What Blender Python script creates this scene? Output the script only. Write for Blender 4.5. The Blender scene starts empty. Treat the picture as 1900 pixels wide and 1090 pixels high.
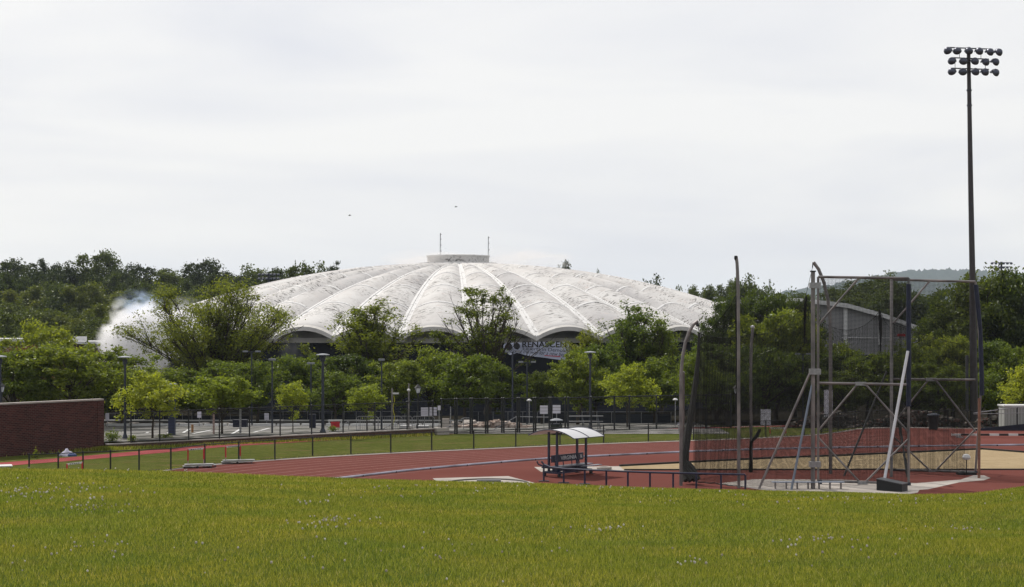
# generated scene
import bpy, math, random
import numpy as np
from mathutils import Vector, Matrix
R = math.radians
rng = np.random.default_rng(7)
random.seed(7)
SC = bpy.context.scene
COL = SC.collection

# ------------------------------------------------------------------ camera
F = 3000.0          # focal length in pixels of the 1900 px wide photograph
EYE = 7.6           # eye height above the running track
cam_d = bpy.data.cameras.new('camera')
cam_d.sensor_width = 36.0
cam_d.lens = 36.0 * F / 1900.0
cam_d.shift_y = 55.0 / 1900.0
cam_d.clip_start = 0.3
cam_d.clip_end = 20000
cam = bpy.data.objects.new('camera', cam_d)
cam.location = (0, 0, EYE)
cam.rotation_euler = (R(90), 0, 0)
COL.objects.link(cam)
SC.camera = cam

# ------------------------------------------------------------------ sky and sun
SUN_AZ = R(-38)     # from +Y towards -X: the sun stands behind the scene, to the left
SUN_EL = R(52)
W = bpy.data.worlds.new("World"); SC.world = W; W.use_nodes = True
nt = W.node_tree; N = nt.nodes; L = nt.links
for n in list(N): N.remove(n)
out = N.new('ShaderNodeOutputWorld'); bg = N.new('ShaderNodeBackground')
sky = N.new('ShaderNodeTexSky'); sky.sky_type = 'NISHITA'; sky.sun_disc = False
sky.sun_elevation = SUN_EL; sky.sun_rotation = SUN_AZ; sky.dust_density = 3.0; sky.air_density = 1.2
sk = N.new('ShaderNodeVectorMath'); sk.operation = 'SCALE'; sk.inputs['Scale'].default_value = 0.12
tc = N.new('ShaderNodeTexCoord'); mp = N.new('ShaderNodeMapping'); mp.inputs['Scale'].default_value = (1.6, 1.6, 9.0)
mp.inputs['Rotation'].default_value = (R(2), R(-2), 0)
cl = N.new('ShaderNodeTexNoise'); cl.inputs['Scale'].default_value = 1.5; cl.inputs['Detail'].default_value = 6; cl.inputs['Roughness'].default_value = 0.5
cl.inputs['Distortion'].default_value = 0.4
cr = N.new('ShaderNodeValToRGB')
cr.color_ramp.elements[0].position = 0.36; cr.color_ramp.elements[0].color = (0.80, 0.81, 0.86, 1)
cr.color_ramp.elements[1].position = 0.60; cr.color_ramp.elements[1].color = (0.95, 0.942, 0.935, 1)
mx = N.new('ShaderNodeMixRGB'); mx.inputs['Fac'].default_value = 0.93
L.new(sky.outputs[0], sk.inputs[0]); L.new(tc.outputs['Generated'], mp.inputs['Vector'])
L.new(mp.outputs[0], cl.inputs['Vector']); L.new(cl.outputs['Fac'], cr.inputs['Fac'])
L.new(sk.outputs[0], mx.inputs['Color1']); L.new(cr.outputs[0], mx.inputs['Color2'])
L.new(mx.outputs[0], bg.inputs['Color']); bg.inputs['Strength'].default_value = 1.0
L.new(bg.outputs[0], out.inputs['Surface'])
sd = bpy.data.lights.new('sun', 'SUN'); sd.energy = 4.4; sd.angle = R(0.6); sd.color = (1.0, 0.95, 0.87)
so = bpy.data.objects.new('sun', sd); COL.objects.link(so)
sdir = Vector((math.sin(SUN_AZ) * math.cos(SUN_EL), math.cos(SUN_AZ) * math.cos(SUN_EL), math.sin(SUN_EL)))
so.rotation_euler = sdir.to_track_quat('Z', 'Y').to_euler(); so.location = (-60, 80, 120)
SC.view_settings.view_transform = 'Standard'; SC.view_settings.look = 'None'
SC.view_settings.exposure = 0.0; SC.view_settings.gamma = 1.0; SC.view_settings.use_curve_mapping = False
SC.render.engine = 'CYCLES'
SC.cycles.max_bounces = 10; SC.cycles.volume_bounces = 8; SC.cycles.transparent_max_bounces = 16
SC.cycles.diffuse_bounces = 3; SC.cycles.glossy_bounces = 2

# ------------------------------------------------------------------ helpers
def PX(x, D): return (x - 950.0) * D / F
def PZ(y, D): return EYE - (y - 600.0) * D / F
def PT(x, y, D): return Vector((PX(x, D), D, PZ(y, D)))
def GD(x, y, z=0.0):
    D = (EYE - z) * F / (y - 600.0)
    return Vector((PX(x, D), D, z))

MATS = {}
def mat(name, col, rough=0.8, metal=0.0, var=0.12, scale=3.0, bump=0.0, bscale=None, spec=0.3, col2=None, stretch=None, detail=4.0):
    if name in MATS: return MATS[name]
    m = bpy.data.materials.new(name); m.use_nodes = True
    t = m.node_tree; n = t.nodes; l = t.links
    b = n['Principled BSDF']
    b.inputs['Roughness'].default_value = rough; b.inputs['Metallic'].default_value = metal
    b.inputs['Specular IOR Level'].default_value = spec
    tcn = n.new('ShaderNodeTexCoord'); mpn = n.new('ShaderNodeMapping')
    if stretch: mpn.inputs['Scale'].default_value = stretch
    l.new(tcn.outputs['Object'], mpn.inputs['Vector'])
    ns = n.new('ShaderNodeTexNoise'); ns.inputs['Scale'].default_value = scale; ns.inputs['Detail'].default_value = detail
    l.new(mpn.outputs[0], ns.inputs['Vector'])
    rp = n.new('ShaderNodeValToRGB')
    rp.color_ramp.elements[0].position = 0.3; rp.color_ramp.elements[1].position = 0.7
    a = [c * (1 - var) for c in col]; c2 = col2 if col2 else [min(1, c * (1 + var)) for c in col]
    rp.color_ramp.elements[0].color = (*a, 1); rp.color_ramp.elements[1].color = (*c2, 1)
    l.new(ns.outputs['Fac'], rp.inputs['Fac']); l.new(rp.outputs[0], b.inputs['Base Color'])
    if bump:
        bn = n.new('ShaderNodeBump'); bn.inputs['Strength'].default_value = bump; bn.inputs['Distance'].default_value = 0.02
        n2 = n.new('ShaderNodeTexNoise'); n2.inputs['Scale'].default_value = bscale or scale * 5; n2.inputs['Detail'].default_value = 3
        l.new(tcn.outputs['Object'], n2.inputs['Vector']); l.new(n2.outputs['Fac'], bn.inputs['Height']); l.new(bn.outputs[0], b.inputs['Normal'])
    MATS[name] = m
    return m

def layered(name, layers, base, rough=0.9, bump=None, spec=0.0):
    """base colour, then (mask scale, stretch, low, high, colour[, detail]) layers laid over it by thresholded noise"""
    m = bpy.data.materials.new(name); m.use_nodes = True
    t = m.node_tree; n = t.nodes; l = t.links
    b = n['Principled BSDF']; b.inputs['Roughness'].default_value = rough; b.inputs['Specular IOR Level'].default_value = spec
    tcn = n.new('ShaderNodeTexCoord'); oi = n.new('ShaderNodeObjectInfo')
    ad = n.new('ShaderNodeVectorMath'); ad.operation = 'ADD'
    ml = n.new('ShaderNodeMath'); ml.operation = 'MULTIPLY'; ml.inputs[1].default_value = 57.0
    l.new(oi.outputs['Random'], ml.inputs[0]); l.new(tcn.outputs['Object'], ad.inputs[0]); l.new(ml.outputs[0], ad.inputs[1])
    cur = None
    for lay in layers:
        sc_, st, lo, hi, colr, det = lay[:6]
        mpn = n.new('ShaderNodeMapping'); mpn.inputs['Scale'].default_value = st
        l.new(ad.outputs[0], mpn.inputs['Vector'])
        ns = n.new('ShaderNodeTexNoise'); ns.inputs['Scale'].default_value = sc_; ns.inputs['Detail'].default_value = det
        l.new(mpn.outputs[0], ns.inputs['Vector'])
        mr = n.new('ShaderNodeMapRange'); mr.inputs['From Min'].default_value = lo; mr.inputs['From Max'].default_value = hi
        l.new(ns.outputs['Fac'], mr.inputs['Value'])
        mxn = n.new('ShaderNodeMixRGB')
        if len(lay) > 6:
            nk = n.new('ShaderNodeTexNoise'); nk.inputs['Scale'].default_value = lay[6]; nk.inputs['Detail'].default_value = 2
            l.new(ad.outputs[0], nk.inputs['Vector']); kr = n.new('ShaderNodeMapRange'); kr.inputs['From Min'].default_value = 0.46; kr.inputs['From Max'].default_value = 0.6
            l.new(nk.outputs['Fac'], kr.inputs['Value']); km = n.new('ShaderNodeMath'); km.operation = 'MULTIPLY'
            l.new(kr.outputs[0], km.inputs[0]); l.new(mr.outputs[0], km.inputs[1]); l.new(km.outputs[0], mxn.inputs['Fac'])
        else: l.new(mr.outputs[0], mxn.inputs['Fac'])
        if cur is None: mxn.inputs['Color1'].default_value = (*base, 1)
        else: l.new(cur, mxn.inputs['Color1'])
        mxn.inputs['Color2'].default_value = (*colr, 1); cur = mxn.outputs[0]
    l.new(cur, b.inputs['Base Color'])
    if bump:
        bn = n.new('ShaderNodeBump'); bn.inputs['Strength'].default_value = bump[1]; bn.inputs['Distance'].default_value = bump[2]
        n2 = n.new('ShaderNodeTexNoise'); n2.inputs['Scale'].default_value = bump[0]; n2.inputs['Detail'].default_value = 4
        l.new(ad.outputs[0], n2.inputs['Vector']); l.new(n2.outputs['Fac'], bn.inputs['Height']); l.new(bn.outputs[0], b.inputs['Normal'])
    MATS[name] = m
    return m

def leaf_mat(name, c1, c2, trans=0.5):
    m = bpy.data.materials.new(name); m.use_nodes = True
    t = m.node_tree; n = t.nodes; l = t.links
    for x in list(n): n.remove(x)
    o = n.new('ShaderNodeOutputMaterial'); geo = n.new('ShaderNodeNewGeometry'); oi = n.new('ShaderNodeObjectInfo')
    rp = n.new('ShaderNodeMixRGB'); rp.inputs['Color1'].default_value = (*c1, 1); rp.inputs['Color2'].default_value = (*c2, 1)
    l.new(geo.outputs['Random Per Island'], rp.inputs['Fac'])
    hs = n.new('ShaderNodeHueSaturation'); mr = n.new('ShaderNodeMapRange')
    mr.inputs['To Min'].default_value = 0.78; mr.inputs['To Max'].default_value = 1.25
    l.new(oi.outputs['Random'], mr.inputs['Value']); l.new(mr.outputs[0], hs.inputs['Value'])
    mr2 = n.new('ShaderNodeMapRange'); mr2.inputs['To Min'].default_value = 0.512; mr2.inputs['To Max'].default_value = 0.488
    l.new(oi.outputs['Random'], mr2.inputs['Value']); l.new(mr2.outputs[0], hs.inputs['Hue'])
    l.new(rp.outputs[0], hs.inputs['Color'])
    d = n.new('ShaderNodeBsdfDiffuse'); tr = n.new('ShaderNodeBsdfTranslucent'); g = n.new('ShaderNodeBsdfGlossy')
    g.inputs['Roughness'].default_value = 0.45; g.inputs['Color'].default_value = (0.85, 0.88, 0.8, 1)
    l.new(hs.outputs[0], d.inputs['Color'])
    br = n.new('ShaderNodeMixRGB'); br.blend_type = 'MULTIPLY'; br.inputs['Fac'].default_value = 1; br.inputs['Color2'].default_value = (1.9, 1.8, 0.7, 1)
    l.new(hs.outputs[0], br.inputs['Color1']); l.new(br.outputs[0], tr.inputs['Color'])
    a = n.new('ShaderNodeMixShader'); a.inputs['Fac'].default_value = trans
    l.new(d.outputs[0], a.inputs[1]); l.new(tr.outputs[0], a.inputs[2])
    b = n.new('ShaderNodeMixShader'); b.inputs['Fac'].default_value = 0.022
    l.new(a.outputs[0], b.inputs[1]); l.new(g.outputs[0], b.inputs[2]); l.new(b.outputs[0], o.inputs['Surface'])
    MATS[name] = m
    return m

def setp(o, label=None, cat=None, group=None, kind=None):
    if label: o['label'] = label
    if cat: o['category'] = cat
    if group: o['group'] = group
    if kind: o['kind'] = kind
    return o

def link_mesh(name, me, m, parent=None, loc=None, **kw):
    o = bpy.data.objects.new(name, me); COL.objects.link(o)
    if m is not None and len(me.materials) == 0: me.materials.append(m)
    if parent is not None: o.parent = parent
    if loc is not None: o.location = loc
    return setp(o, **kw)

def empty(name, loc, rz=0.0, **kw):
    o = bpy.data.objects.new(name, None); o.empty_display_size = 0.3
    o.location = loc; o.rotation_euler = (0, 0, rz); COL.objects.link(o)
    return setp(o, **kw)

def np_mesh(name, V, Fq, smooth=False):
    V = np.asarray(V, dtype=np.float32); Fq = np.asarray(Fq, dtype=np.int32)
    me = bpy.data.meshes.new(name); k = Fq.shape[1]
    me.vertices.add(len(V)); me.vertices.foreach_set('co', V.ravel())
    me.loops.add(Fq.size); me.loops.foreach_set('vertex_index', Fq.ravel())
    me.polygons.add(len(Fq)); me.polygons.foreach_set('loop_start', np.arange(0, Fq.size, k, dtype=np.int32))
    me.polygons.foreach_set('loop_total', np.full(len(Fq), k, dtype=np.int32))
    if smooth: me.polygons.foreach_set('use_smooth', np.ones(len(Fq), dtype=bool))
    me.update(calc_edges=True); me.validate()
    return me

class MB:
    def __init__(s, org=(0, 0, 0)): s.v = []; s.f = []; s.o = Vector(org)
    def add(s, vs, fs):
        k = len(s.v); s.v += [tuple(Vector(v) - s.o) for v in vs]; s.f += [tuple(i + k for i in f) for f in fs]; return s
    def box(s, c, d, ax=None, rz=0.0):
        c = Vector(c); hx, hy, hz = d[0] / 2, d[1] / 2, d[2] / 2
        M = ax if ax is not None else Matrix.Rotation(rz, 3, 'Z')
        vs = [c + M @ Vector((x * hx, y * hy, z * hz)) for z in (-1, 1) for y in (-1, 1) for x in (-1, 1)]
        return s.add(vs, [(0, 2, 3, 1), (4, 5, 7, 6), (0, 1, 5, 4), (2, 6, 7, 3), (0, 4, 6, 2), (1, 3, 7, 5)])
    def bar(s, a, b, w, h=None):
        """a rectangular bar from a to b"""
        a = Vector(a); b = Vector(b); d = b - a; z = d.normalized()
        u = Vector((0, 0, 1)) if abs(z.z) < 0.95 else Vector((0, 1, 0))
        x = u.cross(z).normalized(); y = z.cross(x)
        M = Matrix((x, y, z)).transposed()
        return s.box((a + b) / 2, (w, h or w, d.length), ax=M)
    def tube(s, pts, r, n=8, caps=True):
        pts = [Vector(p) for p in pts]; k = len(pts)
        rr = r if isinstance(r, (list, tuple)) else [r] * k
        rings = []; prev = None
        for i, p in enumerate(pts):
            t = (pts[min(i + 1, k - 1)] - pts[max(i - 1, 0)])
            if t.length < 1e-9: t = Vector((0, 0, 1))
            t.normalize()
            if prev is None:
                u = Vector((0, 0, 1)) if abs(t.z) < 0.9 else Vector((1, 0, 0))
                x = u.cross(t).normalized()
            else:
                x = (prev - t * prev.dot(t)).normalized()
            prev = x; y = t.cross(x)
            rings.append([p + (x * math.cos(2 * math.pi * j / n) + y * math.sin(2 * math.pi * j / n)) * rr[i] for j in range(n)])
        vs = [v for rg in rings for v in rg]; fs = []
        for i in range(k - 1):
            for j in range(n):
                a = i * n + j; b = i * n + (j + 1) % n
                fs.append((a, b, b + n, a + n))
        if caps: fs.append(tuple(range(n))[::-1]); fs.append(tuple(range((k - 1) * n, k * n)))
        return s.add(vs, fs)
    def lathe(s, c, prof, n=16, ax=None):
        c = Vector(c); M = ax if ax is not None else Matrix.Identity(3)
        vs = [c + M @ Vector((r * math.cos(2 * math.pi * j / n), r * math.sin(2 * math.pi * j / n), z)) for (r, z) in prof for j in range(n)]
        fs = []
        for i in range(len(prof) - 1):
            for j in range(n):
                a = i * n + j; b = i * n + (j + 1) % n
                fs.append((a, b, b + n, a + n))
        fs.append(tuple(range(n))[::-1]); k = len(prof); fs.append(tuple(range((k - 1) * n, k * n)))
        return s.add(vs, fs)
    def poly(s, pts): return s.add(pts, [tuple(range(len(pts)))])
    def prism(s, pts, h):
        """polygon extruded along vector h"""
        h = Vector(h); n = len(pts); vs = [Vector(p) for p in pts] + [Vector(p) + h for p in pts]
        fs = [tuple(range(n))[::-1], tuple(range(n, 2 * n))] + [(i, (i + 1) % n, n + (i + 1) % n, n + i) for i in range(n)]
        return s.add(vs, fs)
    def mesh(s, name, smooth=False):
        me = bpy.data.meshes.new(name); me.from_pydata(s.v, [], s.f)
        if smooth: me.polygons.foreach_set('use_smooth', [True] * len(me.polygons))
        me.update(); return me
    def build(s, name, m, parent=None, smooth=False, loc=None, **kw):
        return link_mesh(name, s.mesh(name, smooth), m, parent, loc, **kw)

def kids(o): return [c for c in o.children]
def dup(o, loc=None, rz=None, scale=None, parent=None, **kw):
    c = o.copy(); COL.objects.link(c)
    if parent is not None: c.parent = parent
    if loc is not None: c.location = loc
    if rz is not None: c.rotation_euler = (0, 0, rz)
    if scale is not None: c.scale = scale
    for ch in kids(o):
        dup(ch, parent=c)
    return setp(c, **kw)
HAZE = 0.00006
# ------------------------------------------------------------------ materials of the setting
M_lawn = layered('lawn', [
    (0.35, (1, 0.5, 1), 0.42, 0.62, (0.085, 0.090, 0.022), 5.0),
    (0.7, (0.5, 1.6, 1), 0.57, 0.68, (0.135, 0.092, 0.05), 6.0),
    (3.5, (0.6, 1.6, 1), 0.5, 0.62, (0.105, 0.112, 0.035), 5.0),
    (9.0, (1, 1, 1), 0.45, 0.75, (0.040, 0.055, 0.010), 3.0)], (0.062, 0.074, 0.016), rough=0.95, bump=(14, 0.8, 0.05))
M_bank = layered('bank_soil', [
    (0.5, (1, 1, 1), 0.45, 0.65, (0.085, 0.09, 0.022), 5.0),
    (8.0, (1, 1, 1), 0.5, 0.8, (0.035, 0.05, 0.012), 3.0)], (0.05, 0.07, 0.016), rough=0.95, bump=(12, 0.8, 0.05))
M_track = layered('track_rubber', [
    (0.25, (1, 1, 1), 0.45, 0.75, (0.125, 0.048, 0.041), 5.0),
    (1.2, (0.35, 1.2, 1), 0.58, 0.72, (0.105, 0.036, 0.030), 5.0),
    (30.0, (1, 1, 1), 0.4, 0.8, (0.13, 0.050, 0.043), 2.0)], (0.108, 0.040, 0.034), rough=0.85, bump=(60, 0.3, 0.01))
M_path = layered('red_path', [(0.6, (1, 1, 1), 0.45, 0.7, (0.26, 0.075, 0.075), 4.0)], (0.22, 0.055, 0.058), rough=0.85)
M_conc = layered('pale_concrete', [(0.8, (1, 1, 1), 0.45, 0.7, (0.27, 0.245, 0.225), 5.0), (12, (1, 1, 1), 0.55, 0.8, (0.24, 0.225, 0.20), 3.0)], (0.34, 0.31, 0.285), rough=0.85)
M_pave = layered('worn_shaded_paving', [(0.4, (1, 2, 1), 0.45, 0.6, (0.13, 0.125, 0.12), 5.0), (1.6, (0.4, 1.5, 1), 0.52, 0.60, (0.045, 0.05, 0.04), 5.0)], (0.21, 0.203, 0.195), rough=0.9)  # worn grey; the near-black layer paints tree shadow bands over it
M_sand = layered('sand', [(1.0, (0.6, 2.0, 1), 0.45, 0.65, (0.25, 0.19, 0.115), 6.0), (6.0, (0.5, 2, 1), 0.55, 0.7, (0.17, 0.13, 0.08), 4.0)], (0.29, 0.225, 0.14), rough=0.95, bump=(9, 0.8, 0.05))
M_white = mat('white_paint', (0.50, 0.50, 0.50), 0.6, var=0.06)
M_line = mat('lane_paint', (0.22, 0.12, 0.11), 0.8, var=0.3, scale=2.0)
M_black = mat('black_metal', (0.008, 0.009, 0.010), 0.6, var=0.2, spec=0.4)
M_navy = mat('navy_paint', (0.007, 0.012, 0.038), 0.4, var=0.2, spec=0.5)
M_navyd = mat('dark_navy', (0.008, 0.010, 0.022), 0.7, var=0.25)
M_steel = mat('galvanised_steel', (0.25, 0.25, 0.26), 0.45, 0.5, var=0.18, scale=9, spec=0.5)
M_oldsteel = mat('weathered_steel', (0.125, 0.122, 0.125), 0.5, 0.45, var=0.3, scale=1.3, col2=(0.235, 0.21, 0.205), spec=0.5)
M_rust = mat('rusted_steel', (0.16, 0.075, 0.05), 0.8, 0.2, var=0.3, scale=6)
M_lamp = mat('dark_lamp_metal', (0.035, 0.04, 0.055), 0.5, 0.3, var=0.15)
M_glow = mat('lamp_glass', (0.60, 0.62, 0.66), 0.3, var=0.05)
M_net = mat('black_netting', (0.010, 0.010, 0.010), 0.9, var=0.2)
M_netg = mat('grey_netting', (0.055, 0.055, 0.058), 0.9, var=0.2)
M_red = mat('red_paint', (0.42, 0.02, 0.03), 0.5, var=0.15)
M_sign = mat('white_notice_board', (0.50, 0.48, 0.56), 0.6, var=0.05)
M_bark = mat('bark', (0.045, 0.036, 0.028), 0.95, var=0.35, scale=5, stretch=(3, 3, 0.5))
M_barkd = mat('dark_bark', (0.02, 0.017, 0.014), 0.95, var=0.3, scale=5)
M_stone = layered('rubble', [(2.5, (1, 1, 1), 0.45, 0.6, (0.17, 0.155, 0.14), 4.0), (4.0, (1, 1, 1), 0.55, 0.62, (0.09, 0.04, 0.03), 3.0)], (0.04, 0.037, 0.032), rough=0.95)

def brick_mat(name, c1, c2, mortar, sc):
    m = bpy.data.materials.new(name); m.use_nodes = True; t = m.node_tree; n = t.nodes; l = t.links
    b = n['Principled BSDF']; b.inputs['Roughness'].default_value = 0.9; b.inputs['Specular IOR Level'].default_value = 0.2
    uv = n.new('ShaderNodeTexCoord'); br = n.new('ShaderNodeTexBrick')
    sx = n.new('ShaderNodeSeparateXYZ'); cb = n.new('ShaderNodeCombineXYZ')
    l.new(uv.outputs['Object'], sx.inputs[0]); l.new(sx.outputs['X'], cb.inputs['X']); l.new(sx.outputs['Z'], cb.inputs['Y'])
    br.inputs['Scale'].default_value = 1.0; br.inputs['Brick Width'].default_value = sc; br.inputs['Row Height'].default_value = sc / 2.6
    br.inputs['Mortar Size'].default_value = 0.011; br.inputs['Mortar Smooth'].default_value = 0.4; br.inputs['Bias'].default_value = 0.0
    br.inputs['Color1'].default_value = (*c1, 1); br.inputs['Color2'].default_value = (*c2, 1); br.inputs['Mortar'].default_value = (*mortar, 1)
    l.new(cb.outputs[0], br.inputs['Vector'])
    ns = n.new('ShaderNodeTexNoise'); ns.inputs['Scale'].default_value = 0.9; ns.inputs['Detail'].default_value = 5
    l.new(uv.outputs['Object'], ns.inputs['Vector'])
    mr = n.new('ShaderNodeMapRange'); mr.inputs['To Min'].default_value = 0.72; mr.inputs['To Max'].default_value = 1.28
    l.new(ns.outputs['Fac'], mr.inputs['Value'])
    hs = n.new('ShaderNodeHueSaturation'); l.new(mr.outputs[0], hs.inputs['Value']); l.new(br.outputs[0], hs.inputs['Color'])
    l.new(hs.outputs[0], b.inputs['Base Color'])
    bp = n.new('ShaderNodeBump'); bp.inputs['Strength'].default_value = 0.6; bp.inputs['Distance'].default_value = 0.01
    l.new(br.outputs['Fac'], bp.inputs['Height']); bp.invert = True; l.new(bp.outputs[0], b.inputs['Normal'])
    MATS[name] = m; return m
M_brick = brick_mat('red_brick', (0.030, 0.010, 0.0095), (0.072, 0.023, 0.020), (0.10, 0.070, 0.062), 0.26)
M_brick2 = brick_mat('brown_brick', (0.05, 0.026, 0.020), (0.085, 0.042, 0.030), (0.10, 0.08, 0.07), 0.24)

# ------------------------------------------------------------------ terrain
EDGE = [(-2000, 868), (0, 871), (150, 872), (300, 876), (500, 884), (800, 893), (1000, 899), (1200, 907), (1400, 912), (1600, 916), (1700, 919), (1800, 917), (1850, 911), (1900, 904), (2100, 880), (3500, 865)]
EX = [(x - 950) / 100.0 for x, y in EDGE]; EYv = [(y - 600) / 100.0 for x, y in EDGE]
def bank_z(X, Y):
    X = np.asarray(X, dtype=float); Y = np.asarray(Y, dtype=float)
    xs = X * 30.0 / np.clip(Y, 22.0, 60.0)
    e = np.interp(xs, EX, EYv)
    e3 = 3.0
    ys = np.array([-300, 0, 8, 12, 16, 20, 25, 30, 33, 37, 44, 52, 60])
    ds = np.array([1.6, 1.75, 1.85, 1.97, 2.14, 2.37, 2.66, 3.0, 3.42, 4.3, 6.2, 7.75, 7.95])
    d = np.interp(Y, ys, ds)
    w = np.interp(Y, [12, 30, 52], [0.0, 1.0, 0.0])
    lump = 0.035 * np.sin(X * 0.9 + 0.6 * np.sin(Y * 0.5)) * np.sin(Y * 0.7 + X * 0.21)
    return EYE - (d + (e - e3) * w) + lump * np.interp(Y, [20, 30, 34], [1, 0.25, 0.25])

def grid_mesh(name, xs, ys, zf, mt, **kw):
    X, Y = np.meshgrid(xs, ys); Z = zf(X, Y)
    V = np.stack([X.ravel(), Y.ravel(), np.asarray(Z).ravel()], 1)
    nx = len(xs); ny = len(ys); i = np.arange(nx * ny).reshape(ny, nx)
    Fq = np.stack([i[:-1, :-1].ravel(), i[:-1, 1:].ravel(), i[1:, 1:].ravel(), i[1:, :-1].ravel()], 1)
    return link_mesh(name, np_mesh(name, V, Fq, smooth=True), mt, **kw)

xs = np.concatenate([np.linspace(-260, -24, 20), np.linspace(-22, 22, 120), np.linspace(24, 260, 20)])
ys = np.concatenate([np.linspace(-300, 0, 12), np.linspace(1, 60, 119)])
grid_mesh('grass_bank', xs, ys, bank_z, M_bank, kind='structure')

def ground_z(X, Y):
    X = np.asarray(X, dtype=float); Y = np.asarray(Y, dtype=float)
    b = np.interp(Y, [0, 116, 130, 150, 200, 290, 360, 430, 700, 1500, 9000], [0, 0, -0.6, -1.6, -4.2, -4.2, -2.0, 0.5, 0.5, -2, -2])
    lf = np.clip((-X / np.maximum(Y, 60) - 0.02) / 0.16, 0, 1)
    hill = np.interp(Y, [215, 290, 400, 700, 1200], [0, 3.5, 7.0, 8.0, 0]) * lf
    md = np.interp(Y, [300, 400, 700, 1200], [0, 4.0, 4.0, 0]) * (1 - lf)
    return b + hill + md
xs = np.concatenate([np.linspace(-6200, -300, 12), np.linspace(-280, 280, 57), np.linspace(300, 6200, 12)])
ys = np.array([50, 70, 90, 110, 116, 130, 140, 150, 175, 200, 215, 240, 265, 290, 320, 360, 400, 430, 500, 600, 700, 900, 1200, 1500, 2500, 5000, 9000.])
grid_mesh('ground', xs, ys, ground_z, M_lawn, kind='structure')

def flat(name, pts, z, m, px=True, **kw):
    b = MB(); b.poly([Vector((*(GD(x, y)[:2] if px else (x, y)), z)) for x, y in pts]); return b.build(name, m, kind='structure', **kw)

# running track: outer edge and inner kerb as pixel curves turned into ground points
OUT = [(120, 905), (230, 888), (300, 876), (350, 868.5), (442, 860), (540, 853), (660, 846), (780, 840), (900, 834.5), (1010, 829.5), (1130, 824.5), (1260, 820), (1380, 815.5), (1500, 810), (1560, 803), (1600, 796), (1650, 794.5), (1760, 795.5), (1900, 797.5), (2100, 800), (2500, 806)]
INN = [(420, 915), (540, 900), (630, 890), (740, 877), (805, 870.6), (890, 863), (944, 858.5), (1015, 853), (1140, 846.6), (1259, 841), (1370, 836.8), (1460, 834.5), (1560, 832.5), (1700, 830), (1900, 827.5), (2100, 825.5), (2500, 822)]
def gp(l): return [GD(x, y) for x, y in l]
def resample(pts, n):
    P = np.array([p[:2] for p in pts]); s = np.concatenate([[0], np.cumsum(np.linalg.norm(np.diff(P, axis=0), axis=1))])
    t = np.linspace(0, s[-1], n * 6); q = np.stack([np.interp(t, s, P[:, 0]), np.interp(t, s, P[:, 1])], 1)
    k = 15; ker = np.ones(k) / k
    qp = np.pad(q, ((k // 2, k // 2), (0, 0)), mode='reflect', reflect_type='odd')
    q = np.stack([np.convolve(qp[:, 0], ker, 'valid'), np.convolve(qp[:, 1], ker, 'valid')], 1)
    return q[np.linspace(0, len(q) - 1, n).astype(int)]
OUTP = resample(gp(OUT), 90); INNP = resample(gp(INN), 90)
trk = [tuple(p) for p in OUTP] + [(70, 60), (-30, 60)]
flat('running_track', trk, 0.012, M_track, px=False)

def strip(name, P, w0, w1, z, m, h=None, **kw):
    """ribbon that follows P between sideways offsets w0 and w1"""
    P = np.asarray(P); T = np.gradient(P, axis=0); T /= np.linalg.norm(T, axis=1)[:, None]; Nn = np.stack([-T[:, 1], T[:, 0]], 1)
    A = P + Nn * w0; B = P + Nn * w1; n = len(P); b = MB()
    if h is None:
        vs = [(*A[i], z) for i in range(n)] + [(*B[i], z) for i in range(n)]
        b.add(vs, [(i, i + 1, n + i + 1, n + i) for i in range(n - 1)])
    else:
        vs = [(*A[i], z) for i in range(n)] + [(*B[i], z) for i in range(n)] + [(*A[i], z + h) for i in range(n)] + [(*B[i], z + h) for i in range(n)]
        fs = []
        for i in range(n - 1):
            fs += [(2 * n + i, 3 * n + i, 3 * n + i + 1, 2 * n + i + 1), (i, 2 * n + i, 2 * n + i + 1, i + 1), (n + i, n + i + 1, 3 * n + i + 1, 3 * n + i)]
        b.add(vs, fs)
    return b.build(name, m, **kw)
strip('concrete_edging', OUTP[2:], 0.02, 0.42, 0.0, M_conc, h=0.035, kind='structure')
for k in range(1, 9):
    f = k / 9.0
    P = OUTP * f + INNP * (1 - f)
    strip('lane_line', P[4:58], -0.03, 0.03, 0.017, M_line, kind='structure')
strip('inner_lane_line', INNP[2:], -0.55, -0.50, 0.017, M_line, kind='structure')

# concrete pads and the sand runway
flat('throwing_pad', [(803, 888.5), (943, 884.4), (1000, 899), (1010, 904), (820, 904)], 0.018, M_conc)
flat('discus_pad', [(991, 867.5), (1156, 866), (1173, 873.6), (1004, 876.5)], 0.018, M_conc)
flat('cage_pad', [(1330, 898.5), (1400, 890.2), (1560, 891), (1700, 897.5), (1782, 891), (1806, 883), (1826, 883), (1838, 888), (1826, 892), (1780, 896), (1722, 909), (1706, 910), (1703, 915), (1680, 919), (1560, 914), (1430, 912)], 0.018, M_conc)
SAND = [(1158, 873.3), (1150, 866.5), (1282, 859.5), (1420, 852.5), (1560, 847.2), (1822, 835), (1900, 841), (2100, 858), (2100, 872.5)]
flat('sand_pit', SAND, 0.022, M_sand)
b = MB()
sp = [GD(x, y) for x, y in SAND]
for i in range(1, len(sp) - 1):
    if i == len(sp) - 2: continue
    b.bar(sp[i] + Vector((0, 0, 0.05)), sp[i + 1] + Vector((0, 0, 0.05)), 0.12, 0.14)
b.bar(sp[0] + Vector((0, 0, 0.03)), sp[-1] + Vector((0, 0, 0.03)), 0.10, 0.10)
b.build('sand_pit_kerb', mat('dark_rubber', (0.03, 0.028, 0.026), 0.8), kind='structure')
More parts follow.
